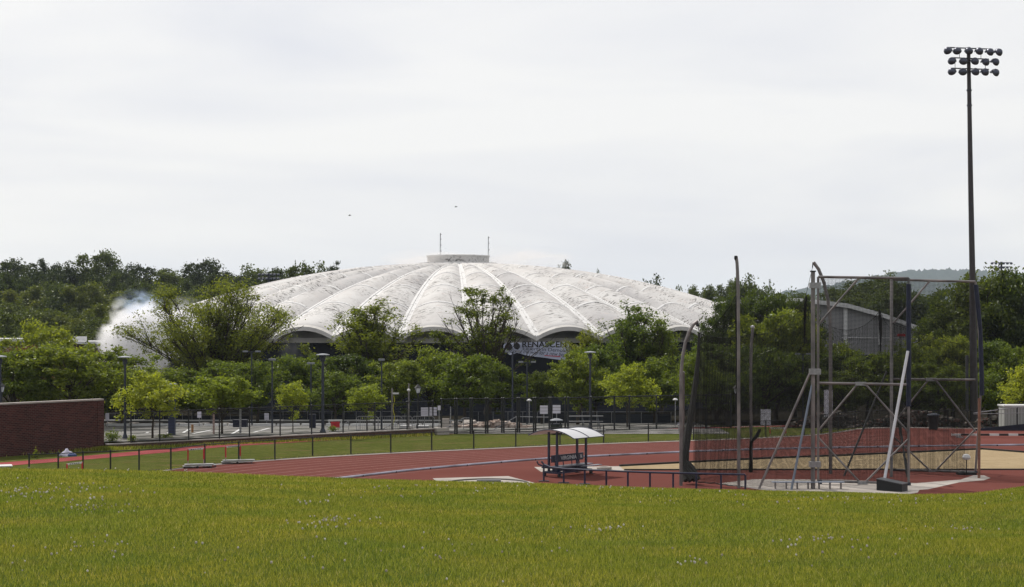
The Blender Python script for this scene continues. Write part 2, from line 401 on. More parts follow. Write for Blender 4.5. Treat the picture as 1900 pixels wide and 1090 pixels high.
# throwing circle rim on the first pad
b = MB(); c = GD(905, 898); n = 40; rr = 1.9
b.tube([Vector((c.x + rr * math.cos(2 * math.pi * i / n), c.y + rr * math.sin(2 * math.pi * i / n), 0.03)) for i in range(n + 1)], 0.055, 6)
b.build('circle_rim', mat('dark_rim', (0.06, 0.055, 0.05), 0.7), kind='structure')
p = GD(907, 894.5)
MB().box((p.x, p.y, 0.06), (1.15, 0.5, 0.08)).build('drain_cover', mat('drain_grey', (0.09, 0.09, 0.095), 0.6), kind='structure')
# the kerb rail round the inside of the track: white tube with dark gaps
root = empty('track_kerb', (0, 0, 0), label='low white tubular kerb rail curving along the inside of the red track', cat='kerb rail')
T = INNP
for i in range(2, 86, 3):
    b = MB(); P = T[i:i + 4]
    b.tube([(p[0], p[1], 0.07) for p in P[:-1]] + [(P[-1][0] * 0.98 + P[-2][0] * 0.02, P[-1][1] * 0.98 + P[-2][1] * 0.02, 0.07)], 0.055, 6)
    b.build('kerb_section', mat('blue_white_kerb', (0.34, 0.35, 0.42), 0.5, var=0.4, scale=0.9, stretch=(1, 1, 1)), root)
b = MB()
for i in range(2, 88, 3): b.box((T[i][0], T[i][1], 0.045), (0.10, 0.12, 0.09))
b.build('kerb_foot', M_black, root, kind='stuff')
# far paths
P = resample([GD(x, y) for x, y in [(-60, 869), (0, 862.5), (130, 852.5), (260, 841), (400, 828), (520, 820.5), (640, 813), (720, 810)]], 40)
strip('jogging_path', P, -1.0, 1.0, 0.012, M_path, kind='structure')
P = resample([GD(x, y) for x, y in [(640, 812), (800, 806.5), (950, 802.5), (1100, 799), (1260, 795.5), (1500, 790)]], 40)
strip('far_path', P, -0.35, 0.25, 0.012, M_path, kind='structure')
strip('far_path_kerb', P, 0.3, 0.6, 0.012, M_conc, kind='structure')

# parking lot and plaza behind the low wall
WA = Vector((GD(192, 834).x, GD(192, 834).y, 0)); WB = Vector((GD(806, 807).x, GD(806, 807).y, 0))
WL = GD(-120, 850)
def lot_z(X, Y):
    t = np.clip((np.asarray(Y) - 106) / 24.0, 0, 1)
    return 0.33 - 0.83 * t
b = MB(); n = 24; vs = []; fs = []
for i in range(n + 1):
    p = WL.lerp(WB, i / n) if False else None
frontL = [(-60, 78), (WA.x - 0.3, WA.y + 0.3), (WB.x, WB.y + 0.3)]
nx = 30
for i in range(nx + 1):
    X = -60 + (WB.x + 60) * i / nx
    y0 = np.interp(X, [-60, WA.x, WB.x], [WA.y + 0.45 - 14, WA.y + 0.45, WB.y + 0.45])
    for j in range(13):
        Y = y0 + (131.5 - y0) * j / 12
        z = np.interp(Y, [60, 104, 131.5], [0.34, 0.40, -0.52]); vs.append((X, Y, z))
for i in range(nx):
    for j in range(12):
        a = i * 13 + j; fs.append((a, a + 13, a + 14, a + 1))
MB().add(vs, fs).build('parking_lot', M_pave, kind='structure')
vs = []; fs = []
for i in range(21):
    X = WB.x + 0.25 + i * 1.0
    for j in range(9):
        Y = 110.7 + j * 2.6; vs.append((X, Y, np.interp(Y, [110, 116, 131.5], [0.03, 0.03, -0.52])))
for i in range(20):
    for j in range(8):
        a = i * 9 + j; fs.append((a, a + 9, a + 10, a + 1))
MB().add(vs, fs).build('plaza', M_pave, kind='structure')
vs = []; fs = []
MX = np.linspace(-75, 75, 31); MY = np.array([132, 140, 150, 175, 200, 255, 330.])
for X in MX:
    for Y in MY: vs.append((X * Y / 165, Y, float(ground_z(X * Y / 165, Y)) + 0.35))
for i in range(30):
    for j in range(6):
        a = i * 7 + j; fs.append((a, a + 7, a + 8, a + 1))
MB().add(vs, fs).build('shaded_ground', mat('painted_tree_shade', (0.018, 0.016, 0.012), 1.0, var=0.4, scale=0.8, spec=0.0), kind='structure')  # dark sheet over the lawn: shade under the trees put into the ground colour
def surf_z(X, Y):
    if Y < 62: return float(bank_z(X, Y))
    g = float(ground_z(X, Y))
    if X < WB.x and Y > np.interp(X, [WA.x - 20, WA.x, WB.x], [WA.y - 6, WA.y + .45, WB.y + .45]) and Y < 131.5:
        return float(np.interp(Y, [60, 104, 131.5], [0.34, 0.40, -0.52]))
    if WB.x <= X < WB.x + 20.2 and 110.7 < Y < 131.5: return float(np.interp(Y, [110, 116, 131.5], [0.03, 0.03, -0.52]))
    return g
# painted bay lines and a yellow kerb stripe in the lot
for (x0, y0, x1, y1) in [(300, 812, 318, 803), (355, 806, 395, 797), (470, 800, 500, 791), (245, 817, 275, 806), (340, 801, 352, 794), (430, 806, 445, 796)]:
    a = GD(x0, y0, 0.36); c = GD(x1, y1, 0.1)
    a.z = surf_z(a.x, a.y) + 0.02; c.z = surf_z(c.x, c.y) + 0.02
    d = Vector((c.y - a.y, a.x - c.x, 0)).normalized() * 0.09
    MB().add([a - d, a + d, c + d, c - d], [(0, 1, 2, 3)]).build('bay_line', M_white, kind='structure')

# distant hills
def hill_z(X, Y):
    xs_ = X / Y * F + 950
    r = np.interp(xs_, [1000, 1300, 1420, 1470, 1520, 1600, 1680, 1760, 1850, 2000, 2600], [600, 570, 550, 541, 535, 520, 505, 503, 507, 520, 560])
    top = EYE + (600 - r) / F * 6500
    w = np.clip((Y - 5400) / 1100.0, 0, 1); w = w * w * (3 - 2 * w); back = np.clip((8400 - Y) / 1700, 0, 1)
    bump = 7 * (np.sin(X * 0.071 + Y * 0.043) * np.sin(Y * 0.057 - X * 0.017) + np.sin(X * 0.157 + 1.3) * np.sin(Y * 0.103)) + 4 * np.sin(X * 0.31 + Y * .2)
    return -3 + (top + 3) * w * back + bump * w * np.clip(back * 2, 0, 1)
grid_mesh('hills', np.linspace(0, 3600, 420), np.linspace(5300, 8400, 120), hill_z, layered('forested_hill', [(0.02, (1, 1, 1), 0.4, 0.6, (0.010, 0.018, 0.014), 6.0)], (0.020, 0.030, 0.020)), kind='structure')

# ------------------------------------------------------------------ arena dome
DC = Vector((PX(850, 244), 244, -4.3)); RE = 47.3; NS = 36; PHI0 = 3.4
M_roof = layered('weathered_white_roof', [
    (0.25, (1, 1, 1), 0.4, 0.65, (0.46, 0.445, 0.435), 5.0),
    (0.12, (1, 0.35, 1), 0.5, 0.65, (0.39, 0.38, 0.38), 5.0),
    (0.9, (1.0, 1.6, 1.0), 0.60, 0.75, (0.48, 0.43, 0.41), 5.0),
    (1.9, (0.5, 2.4, 1.0), 0.56, 0.61, (0.12, 0.115, 0.11), 8.0, 0.16),
    (4.5, (0.5, 2.0, 1.0), 0.57, 0.62, (0.13, 0.125, 0.12), 7.0, 0.3)], (0.53, 0.52, 0.51), rough=0.8, bump=(7.0, 0.12, 0.02))
M_rib = layered('roof_rib_white', [(1.0, (1, 1, 1), 0.5, 0.75, (0.50, 0.49, 0.485), 5.0), (2.5, (1, 1, 1), 0.6, 0.66, (0.25, 0.24, 0.235), 6.0)], (0.60, 0.595, 0.59), rough=0.7)
M_cream = mat('grey_fascia', (0.46, 0.445, 0.425), 0.8, var=0.15, scale=0.6)
M_tymp = mat('panel_under_arch', (0.27, 0.26, 0.245), 0.85, var=0.2, scale=0.8)
M_void = mat('near_black', (0.006, 0.008, 0.016), 0.8, var=0.3, scale=0.3)  # near-black colour for the wall below the ring beam and the hall base
arena = empty('dome_arena', DC, label='vast arena with a ribbed white shell dome behind the trees', cat='arena')
def crest(r): return 16.6 + 4.3 - 9.25 * (r / RE) ** 2.2      # height above the arena floor
def amp(r): return 1.24 * (r / RE) ** 0.55
HW = math.pi / NS
def shell_pt(r, t, dz=0.0):
    a = -math.pi / 2 + t * HW
    return (r * math.cos(a), r * math.sin(a), crest(r) - amp(r) * t * t + dz)
rs = [5 + (47.9 - 5) * (i / 26) for i in range(27)]; ts = [-1 + 2 * j / 10 for j in range(11)]
vs = [shell_pt(r, t) for r in rs for t in ts] + [shell_pt(r, t, -0.28) for r in rs[-9:] for t in ts]
fs = []; k = 11; nr = len(rs)
for i in range(nr - 1):
    for j in range(k - 1): a = i * k + j; fs.append((a, a + k, a + k + 1, a + 1))
o2 = nr * k
for i in range(8):
    for j in range(k - 1): a = o2 + i * k + j; fs.append((a, a + 1, a + k + 1, a + k))
for j in range(k - 1): fs.append(((nr - 1) * k + j, o2 + 8 * k + j, o2 + 8 * k + j + 1, (nr - 1) * k + j + 1))
shell_me = MB().add(vs, fs).mesh('roof_shell', smooth=True); shell_me.materials.append(M_roof)
b = MB()
for i in range(26):
    r0, r1 = rs[i], rs[i + 1]
    w0, w1 = 0.26 + 0.34 * r0 / RE, 0.26 + 0.34 * r1 / RE
    def q(r, x, h): a = -math.pi / 2 + HW; return (r * math.cos(a) - x * math.sin(a), r * math.sin(a) + x * math.cos(a), crest(r) - amp(r) + 0.10 + h)
    A = [q(r0, -w0, -.1), q(r0, -w0, .16), q(r0, -.10, .16), q(r0, -.07, .08), q(r0, .07, .08), q(r0, .10, .16), q(r0, w0, .16), q(r0, w0, -.1)]
    B = [q(r1, -w1, -.1), q(r1, -w1, .16), q(r1, -.10, .16), q(r1, -.07, .08), q(r1, .07, .08), q(r1, .10, .16), q(r1, w1, .16), q(r1, w1, -.1)]
    b.add(A + B, [(m_, m_ + 8, m_ + 9, m_ + 1) for m_ in range(7)])
    if i == 25: b.add(B, [(0, 1, 2, 3), (0, 3, 4, 7), (4, 5, 6, 7)])
rib_me = b.mesh('roof_rib'); rib_me.materials.append(M_rib)
seams = []
for rr_ in (15.5, 24.0, 32.0, 39.5):
    b = MB()
    P = [Vector(shell_pt(rr_, t, 0.05)) for t in [-0.95 + 1.9 * j / 12 for j in range(13)]]
    Q = [Vector(shell_pt(rr_ + 0.28, t, 0.05)) for t in [-0.95 + 1.9 * j / 12 for j in range(13)]]
    dn = Vector((0, 0, -0.1))
    b.add(P + Q + [p + dn for p in P] + [p + dn for p in Q], [(i, 13 + i, 14 + i, i + 1) for i in range(12)] + [(13 + i, 39 + i, 40 + i, 14 + i) for i in range(12)] + [(i, i + 1, 27 + i, 26 + i) for i in range(12)])
    seam_me = b.mesh('roof_seam'); seam_me.materials.append(M_rib); seams.append(seam_me)
b = MB()   # arch fascia: thick rim along the eave of a shell
P0 = [Vector(shell_pt(47.92, t, 0.10)) for t in ts]; P1 = [Vector(shell_pt(47.92, t, -0.40)) for t in ts]
Q0 = [Vector(shell_pt(47.4, t, 0.10)) for t in ts]; Q1 = [Vector(shell_pt(47.4, t, -0.40)) for t in ts]
b.add(P0 + P1 + Q0 + Q1, [(i, 11 + i, 12 + i, i + 1) for i in range(10)] + [(22 + i, i, i + 1, 23 + i) for i in range(10)] + [(11 + i, 33 + i, 34 + i, 12 + i) for i in range(10)])
fas_me = b.mesh('arch_fascia'); fas_me.materials.append(M_cream)
b = MB(); a0 = -math.pi / 2 + HW   # bracket and column under a valley
er = Vector((math.cos(a0), math.sin(a0), 0)); et = Vector((-math.sin(a0), math.cos(a0), 0))
AX = Matrix((er, et, Vector((0, 0, 1)))).transposed()
zv = crest(47) - amp(47)
b.box(er * 46.5 + Vector((0, 0, zv - 0.55)), (1.9, 1.0, 0.75), ax=AX)
col_me = b.mesh('buttress'); col_me.materials.append(M_cream)
b = MB(); tt = [-1 + 2 * j / 8 for j in range(9)]
T0 = [Vector((44.6 * math.cos(-math.pi / 2 + t * HW), 44.6 * math.sin(-math.pi / 2 + t * HW), 0)) for t in tt]
up = [Vector((p.x, p.y, crest(44.6) - amp(44.6) * t * t - 0.05)) for p, t in zip(T0, tt)]
lo = [Vector((p.x, p.y, 9.95)) for p in T0]
b.add(up + lo, [(i, 9 + i, 10 + i, i + 1) for i in range(8)])
tym_me = b.mesh('arch_infill'); tym_me.materials.append(M_tymp)
for s_ in range(NS):
    a = R(PHI0 - 5.0 + 10.0 * s_)
    for nm, me in (('roof_shell', shell_me), ('roof_rib', rib_me), *[('roof_seam', q_) for q_ in seams], ('arch_fascia', fas_me), ('buttress', col_me), ('arch_infill', tym_me)):
        o = bpy.data.objects.new(nm, me); COL.objects.link(o); o.parent = arena; o.rotation_euler = (0, 0, a)
def ringpart(name, r0, r1, z0, z1, m, n=144, parent=arena):
    return MB().lathe((0, 0, 0), [(r0, z0), (r1, z0), (r1, z1), (r0, z1), (r0, z0)], n).build(name, m, parent) if r0 > 0 else MB().lathe((0, 0, 0), [(r1, z0), (r1, z1)], n).build(name, m, parent)
ringpart('ring_beam', 44.2, 45.3, 9.45, 10.05, M_cream)
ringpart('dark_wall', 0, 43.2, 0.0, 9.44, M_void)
ringpart('crown_base', 4.2, 5.9, crest(5) - 0.6, crest(5) + 0.12, M_rib, 48)
ringpart('crown_drum', 0, 4.65, crest(5) - .3, crest(5) + 1.08, M_roof, 48)
ringpart('crown_rim', 0, 4.8, crest(5) + 1.08, crest(5) + 1.24, M_rib, 48)
MB().lathe((0, 0, 0), [(4.6, crest(5) + 1.25), (2.4, crest(5) + 1.38), (0.2, crest(5) + 1.42)], 32).build('crown_cap', M_rib, arena)
# aerials on the crown
for (x, yt, yb, lab) in [(817, 433, 471, 'thin lattice aerial on the left side of the dome crown'), (906, 439, 474, 'thin lattice aerial at the right edge of the dome crown')]:
    z0 = 17.6 if x < 850 else 16.6
    p = PT(x, yb, 244); p.z = z0
    rt = empty('aerial', p, label=lab, cat='aerial', group='aerials on the dome crown')
    h = PZ(yt, 244) - z0; b = MB()
    for a in range(3): b.tube([(0.1 * math.cos(a * 2.1), 0.1 * math.sin(a * 2.1), 0), (0.03 * math.cos(a * 2.1), 0.03 * math.sin(a * 2.1), h)], 0.022, 4)
    for i in range(12): b.tube([(-0.08, 0, h * i / 12), (0.08, 0.02, h * (i + .8) / 12)], 0.014, 4)
    b.build('mast', M_lamp, rt)
    b = MB()
    for i in (0.25, 0.5, 0.75, 0.95): b.box((0.09, 0, h * i), (0.16, 0.06, 0.10))
    b.build('cross_piece', M_lamp, rt)
# ------------------------------------------------------------------ banner hanging on the arena
DB = 197.0
bn = empty('banner', PT(935, 634, DB), label='sagging white banner with black lettering hanging under the dome eave', cat='banner')
org = bn.location.copy()
def bpnt(u, v):
    """u along the banner 0..1, v down 0..1"""
    top = np.interp(u, [0, .03, .5, .93, 1], [641, 637, 635, 635, 641]); bot = np.interp(u, [0, .1, .2, .35, 0.6, 0.85, 1], [652, 659, 655, 660, 664, 668, 671])
    x = 934 + 124 * u + (4 * v if u > .9 else 0)
    return PT(x, top + (bot - top) * v, DB) - org + Vector((0, 0.12 * math.sin(u * 19 + v * 2) + 0.05 * math.sin(u * 51), 0))
vs = [bpnt(i / 40, j / 8) for i in range(41) for j in range(9)]
fs = [(i * 9 + j, i * 9 + j + 1, i * 9 + j + 10, i * 9 + j + 9) for i in range(40) for j in range(8)]
MB().add(vs, fs).build('sheet', mat('banner_white', (0.46, 0.49, 0.62), 0.7, var=0.08, scale=0.6), bn, smooth=True)
M_ink = mat('printed_ink', (0.012, 0.012, 0.014), 0.7)
def text(s, size, loc, parent, m, rot=(R(90), 0, 0), ext=0.004, align='LEFT', name='lettering', shear=0.0, bold=0.0, sx=1.0):
    c = bpy.data.curves.new(name, 'FONT'); c.body = s; c.size = size; c.extrude = ext; c.align_x = align; c.shear = shear; c.offset = bold
    c.materials.append(m); tmp = bpy.data.objects.new('tmp', c); COL.objects.link(tmp)
    me = bpy.data.meshes.new_from_object(tmp.evaluated_get(bpy.context.evaluated_depsgraph_get())); bpy.data.objects.remove(tmp); bpy.data.curves.remove(c)
    me.name = name; o = bpy.data.objects.new(name, me); COL.objects.link(o); o.parent = parent; o.location = loc; o.rotation_euler = rot
    if len(me.materials) == 0: me.materials.append(m)
    o.scale = (sx, 1, 1)
    if ' ' in s: o['kind'] = 'stuff'
    return o
text('RENASCENT', 1.0, PT(968, 644.5, DB) - org + Vector((0, -0.25, 0)), bn, M_ink, bold=0.02, sx=1.1)
text('Experts in Demolition', 0.62, PT(969, 649.5, DB) - org + Vector((0, -0.25, 0)), bn, M_ink, rot=(R(90), R(3), 0), sx=1.15)
text('Paving the way for a new beginning', 0.66, PT(946, 653.5, DB) - org + Vector((0, -0.25, 0)), bn, M_ink, rot=(R(90), R(4.5), 0), shear=0.35, sx=0.86)
b = MB()
for (x, y, r) in [(944, 643.5, 0.42), (959, 642.5, 0.40)]:
    p = PT(x, y, DB) - org + Vector((0, -0.24, 0))
    b.lathe(p, [(r, -0.01), (r, 0.01)], 18, ax=Matrix.Rotation(R(90), 3, 'X'))
b.build('logo', M_ink, bn)
p = PT(941.5, 642, DB) - org + Vector((0, -0.27, 0))
MB().lathe(p, [(0.14, -0.01), (0.14, 0.01)], 12, ax=Matrix.Rotation(R(90), 3, 'X')).build('logo_dot', M_red, bn)
b = MB(); a_ = PT(1010, 660.0, DB) - org; c_ = PT(1040, 662.0, DB) - org
b.bar(a_ + Vector((0, -.26, 0)), c_ + Vector((0, -.26, 0)), 0.02, 0.09); b.build('underline', M_red, bn)

# ------------------------------------------------------------------ buildings behind
def lerp(a, b_, t): return a + (b_ - a) * t
D = 238.0
hall = empty('field_house', PT(1520, 640, D), label='pale grey hall with a sloping fascia roof right of the dome', cat='building')
o_ = hall.location.copy()
prof = [(1319, 567), (1357, 558), (1400, 555), (1480, 554), (1516, 557), (1572, 564), (1640, 583), (1706, 607)]
M_hall = mat('hall_wall', (0.23, 0.23, 0.235), 0.9, var=0.08, scale=0.3)
M_hallc = mat('hall_trim', (0.52, 0.52, 0.52), 0.8, var=0.06)
pts = [PT(x, y + 4, D) - o_ for x, y in prof]
base = [PT(1700, 640, D) - o_, PT(1325, 640, D) - o_]
MB().prism([*pts, base[0] + Vector((0, 0, -1.5)), base[1] + Vector((0, 0, -1.5))], (0, 34, 0)).build('wall', M_hall, hall)
b = MB()
for i in range(len(prof) - 1):
    A = PT(*prof[i], D) - o_; B = PT(*prof[i + 1], D) - o_; th = 0.62
    vs = [A + Vector((0, -0.9, 0)), B + Vector((0, -0.9, 0)), B + Vector((0, -0.9, -th)), A + Vector((0, -0.9, -th)), A + Vector((0, 35, 0)), B + Vector((0, 35, 0)), B + Vector((0, 35, -th)), A + Vector((0, 35, -th))]
    b.add(vs, [(0, 3, 2, 1), (0, 1, 5, 4), (3, 7, 6, 2)])
b.build('roof', M_hallc, hall)
for x, yt in ((1568, 571), (1632, 589), (1480, 562), (1400, 562)):
    A = PT(x, 640, D) - o_; h = PZ(yt, D) - PZ(640, D)
    MB().box(A + Vector((0, -0.18, h / 2)), (0.55, 0.3, h)).build('pilaster', M_hallc, hall)
A = PT(1615, 627, D) - o_; MB().box(A + Vector((0, -0.10, 0)), (8.5, 0.14, 0.14)).build('string_course', M_hallc, hall)
A = PT(1672, 622, D) - o_; MB().box(A + Vector((0, -0.10, 0)), (1.2, 0.1, 0.35)).build('red_panel', M_red, hall)
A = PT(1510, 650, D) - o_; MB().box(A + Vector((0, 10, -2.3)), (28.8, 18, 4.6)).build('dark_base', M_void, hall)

D = 205.0
lo_ = empty('low_building', PT(175, 650, D), label='low flat building with white roof edge and brick wall left of the smoke', cat='building')
MB().box((0, 4, -1.0), (10.5, 8, 3.6)).build('wall', M_brick2, lo_)
MB().box((0, 4, 0.95), (11.2, 9, 0.34)).build('roof', M_white, lo_)
MB().box((-3.2, 5, 1.4), (1.5, 1.5, 0.55)).build('roof_unit', M_hallc, lo_)
lo2 = empty('low_building', PT(2, 640, D), label='flat white roof edge showing between trees at the far left edge', cat='building')
MB().box((0, 4, -1.4), (5, 8, 3.6)).build('wall', M_hall, lo2)
MB().box((0, 4, 0.6), (5.6, 9, 0.35)).build('roof', M_white, lo2)

# ------------------------------------------------------------------ brick wall on the left
A = GD(-130, 858); B = WA.copy(); hgt = 2.95
d = (B - A); ln = d.length; az = math.atan2(d.y, d.x)
bw = empty('brick_wall', A, az, label='long dark red brick wall with a pale coping at the left edge', cat='brick wall')
MB().box((ln / 2, 0.18, (hgt - 1) / 2), (ln, 0.36, hgt + 1)).build('wall_face', M_brick, bw)
nco = 14
for i in range(nco):
    MB().box((ln * (i + .5) / nco, 0.17, hgt + 0.05), (ln / nco - 0.012, 0.46, 0.09)).build('coping_stone', M_oldsteel if False else mat('coping', (0.30, 0.27, 0.25), 0.85, var=0.15, scale=1.5), bw)
# end pier, proud by 2 cm
MB().box((ln - 0.22, 0.18, hgt / 2 - 0.01), (0.48, 0.42, hgt)).build('end_pier', M_brick, bw)

# low retaining wall with the tall black fence on it
rw_lab = 'low dark brick retaining wall with pale coping below the black fence'
A = WA + Vector((0.15, 0.2, 0)); B = WB.copy(); d = B - A; ln = d.length; az = math.atan2(d.y, d.x)
rw = empty('retaining_wall', A, az, label=rw_lab, cat='low wall')
b = MB(); n = 10
def rh(t): return 0.30 + 0.14 * t
vs = []; fs = []
b.prism([Vector((0, 0, -0.3)), Vector((ln, 0, -0.3)), Vector((ln, 0, rh(1) - 0.06)), Vector((0, 0, rh(0) - 0.06))], (0, 0.35, 0))
b.build('wall_face', M_brick2, rw)
for i in range(16):
    t0, t1 = i / 16, (i + 1) / 16
    MB().prism([Vector((ln * t0 + .006, -0.04, rh(t0) - .058)), Vector((ln * t1 - .006, -0.04, rh(t1) - .058)), Vector((ln * t1 - .006, -0.04, rh(t1))), Vector((ln * t0 + .006, -0.04, rh(t0)))], (0, 0.42, 0)).build('coping_stone', MATS['coping'], rw)
MB().box((ln + 0.5, 0.1, 0.2), (0.95, 0.9, 0.5)).build('end_block', M_conc, rw)

M_fine = M_net
def panel_fence(name, pts, h, m, label, group=None, rails=2, wires=12, vert=0.0, z0=0.0, r=0.03, cat='fence', wm=None, zf=None, cap=True, wr=0.006, bottom=0.08, postname='post', toph=0.02):
    """pts: ground points of the posts. Each post, rail and mesh panel is a part."""
    org = Vector(pts[0]); rt = empty(name, org, label=label, cat=cat, group=group)
    pp = [Vector(p) - org for p in pts]
    pm = None
    for p in pp:
        if pm is None:
            bb = MB().tube([(0, 0, z0 - 0.05), (0, 0, h)], r, 8)
            if cap: bb.lathe((0, 0, h), [(r * 1.4, 0), (r * 1.4, 0.03), (0.01, 0.07)], 8)
            pm = bb.mesh(postname, False); pm.materials.append(m)
        link_mesh(postname, pm, None, rt, p)
    for i in range(len(pp) - 1):
        a, c = pp[i], pp[i + 1]; U = Vector((0, 0, 1))
        d = (c - a); dn = d.normalized()
        MB().tube([a + U * (h - toph) + dn * r, c + U * (h - toph) - dn * r], r * 0.75, 6).build('top_rail', m, rt)
        if rails > 1: MB().tube([a + U * bottom + dn * r, c + U * bottom - dn * r], r * 0.6, 6).build('bottom_rail', m, rt)
        b = MB(); L_ = d.length
        for k in range(wires):
            z = bottom + (h - toph - bottom) * (k + 0.5) / wires
            b.bar(a + U * z, c + U * z, wr * 2, wr * 2)
        if vert:
            nv = max(2, int(L_ / vert))
            for k in range(1, nv):
                q = a.lerp(c, k / nv); b.bar(q + U * bottom, q + U * (h - toph), wr * 2, wr * 2)
        b.build('mesh_panel', wm or m, rt)
    return rt

def chain_fence(name, pts, h, label, cat='fence', cell=0.09, wr=0.003, m=M_black, railm=None):
    """low chain-link fence: posts, top rail, bottom wire and a diamond mesh of crossing wires"""
    org = Vector(pts[0]); rt = empty(name, org, label=label, cat=cat); pp = [Vector(p) - org for p in pts]; U = Vector((0, 0, 1))
    pm = MB().tube([(0, 0, -0.1), (0, 0, h + 0.02)], 0.042, 8).lathe((0, 0, h + .02), [(0.04, 0), (0.04, 0.03), (0.012, 0.06)], 8).mesh('post'); pm.materials.append(m)
    for p in pp: link_mesh('post', pm, None, rt, p)
    for i in range(len(pp) - 1):
        a, c = pp[i], pp[i + 1]; L_ = (c - a).length; dn = (c - a).normalized()
        MB().tube([a + U * h + dn * .03, c + U * h - dn * .03], 0.026, 6).build('top_rail', railm or m, rt)
        MB().tube([a + U * 0.06 + dn * .03, c + U * 0.06 - dn * .03], 0.016, 5).build('bottom_rail', m, rt)
        b = MB(); hh = h - 0.06; n = int(L_ / cell)
        if n > 0:
            for k in range(-int(hh / cell), n):
                for sgn in (1, -1):
                    x0 = k * cell; x1 = x0 + hh
                    za, zb = (0, hh) if sgn > 0 else (hh, 0)
                    c0, c1 = max(x0, 0), min(x1, L_)
                    if c1 - c0 < 0.02: continue
                    f0 = (c0 - x0) / hh; f1 = (c1 - x0) / hh
                    P0 = a + dn * c0 + U * (0.06 + za + (zb - za) * f0); P1 = a + dn * c1 + U * (0.06 + za + (zb - za) * f1)
                    b.add([P0 + U * wr, P1 + U * wr, P1 - U * wr, P0 - U * wr], [(0, 1, 2, 3)])
            b.build('mesh_panel', m, rt)
    return rt

# chain-link fence round the outside of the track
fx = [(54, 872), (108, 869.5), (154, 868), (205, 866.5), (258, 867), (317, 871.5), (380, 861), (443, 854.5), (510, 853), (580, 849), (651, 843.5), (725, 839.5), (801, 835), (879, 831.5), (957, 827.5), (1039, 824.5), (1120, 821), (1203, 818.5), (1287, 816), (1370, 813), (1421, 811), (1492, 806), (1523, 804), (1555, 799), (1587, 793)]
smooth_out = []
for x, y in fx:
    if x < 300: y = np.interp(x, [54, 317], [880, 872])
    # keep the fence just outside the concrete edging
    best = OUTP[np.argmin(np.abs(np.array([950 + p[0] / p[1] * F for p in OUTP]) - x))]
    if x >= 300:
        D_ = best[1] + 0.55; smooth_out.append(Vector((PX(x, D_), D_, 0)))
    else:
        smooth_out.append(GD(x, np.interp(x, [54, 317], [886, 873.5])))
chain_fence('track_fence', smooth_out, 1.12, 'low black chain-link fence curving round the outside of the red track')

# tall black mesh fence on the retaining wall
tf = []
for x in (241.6, 295, 349, 406, 462, 519, 577.5, 636, 695, 755, 803):
    t = (x - 192) / (806 - 192)
    # point on the wall line that projects to x
    a, c = WA, WB; s = (x - 950) / F
    k = (s * a.y - a.x) / ((c.x - a.x) - s * (c.y - a.y))
    p = a.lerp(c, k) + Vector((0, 0.2, 0.30 + 0.14 * k)); tf.append(p)
panel_fence('tall_mesh_fence', tf, 1.86, M_black, 'tall black welded wire fence standing on the low brick retaining wall', wires=9, vert=0.0, r=0.045, wr=0.007)
gx = [817, 846, 874.5, 903, 933, 962, 992, 1021, 1050.5]
gpts = [GD(x, np.interp(x, [817, 1050], [806.5, 802.5])) for x in gx]
for i in range(len(gpts) - 1):
    a = gpts[i].copy(); c = gpts[i + 1].copy(); dn = (c - a).normalized()
    rt = panel_fence('gate_panel', [a + dn * 0.07, c - dn * 0.07], 2.42, M_black, ['first', 'second', 'third', 'fourth', 'fifth', 'sixth', 'seventh', 'last'][i] + ' tall black mesh gate leaf counted from the leaning grey post', group='tall black gate leaves behind the lawn', wires=9, r=0.06, wr=0.010, bottom=0.10, cat='gate')
rpts = [GD(x, y) for x, y in [(1054, 802.4), (1097, 801), (1140, 799.5), (1168, 798.7), (1218, 797.3), (1262, 796), (1310, 795), (1356, 794)]]
panel_fence('tall_mesh_fence', rpts, 2.42, M_black, 'tall black mesh fence continuing right from the gates beneath the trees', wires=9, r=0.06, wr=0.009)
# right hand dark railing fence behind the track
rp2 = [GD(x, y) for x, y in [(1525, 803), (1556, 798), (1587, 795.5), (1618, 794), (1663, 793), (1708, 793), (1759, 793), (1795, 793.5), (1838, 794.5)]]
panel_fence('dark_railing', rp2, 1.25, M_black, 'dark open railing behind the track on the right with rubble beyond', wires=3, vert=0.32, r=0.045, wr=0.010)

# construction fence with pale top rail in front of the dark arena, and a low white kerb wall
def cf(x0, x1, step, ytop, label, D0=131.0, h=1.08):
    pts = []; x = x0
    while x <= x1: pts.append(Vector((PX(x, D0), D0, PZ(ytop, D0) - h))); x += step
    rt = panel_fence('site_fence', pts, h, M_steel, label, wires=5, r=0.022, wr=0.004, cap=False, wm=M_netg)
    org = pts[0]; a = Vector((0, 0.08, h / 2 - 0.1)); L_ = pts[-1].x - pts[0].x
    MB().box(a + Vector((L_ / 2, 0, 0)), (L_, 0.02, h - 0.25)).build('screen_cloth', mat('dark_screen', (0.022, 0.026, 0.036), 0.9, var=0.3, scale=0.6), rt)
cf(196, 470, 17.8, 766.5, 'site fence with dark screen cloth beyond the parking lot at left')
cf(480, 800, 22.6, 763.5, 'silver railed site fence with dark cloth between the lot and the arena')
cf(860, 1260, 27.5, 764, 'site fence with silver rail and dark cloth below the banner')
rng2 = random.Random(3)
jl = ['white', 'pale']
for i in range(20):
    x = 205 + i * 30.5
    if 790 > x:
        D0 = 128.5; p = Vector((PX(x, D0), D0, 0)); p.z = surf_z(p.x, p.y)
        o = MB().prism([(-0.6, -0.25, 0), (0.6, -0.25, 0), (0.6, -0.08, 0.30), (-0.6, -0.08, 0.30)], (0, 0.22, 0)) if False else None
kw = empty('kerb_wall', (PX(500, 129.6), 129.6, -0.52), label='long low concrete wall with a white painted top beyond the parking lot', cat='low wall')
L_ = PX(860, 129.6) - PX(120, 129.6)
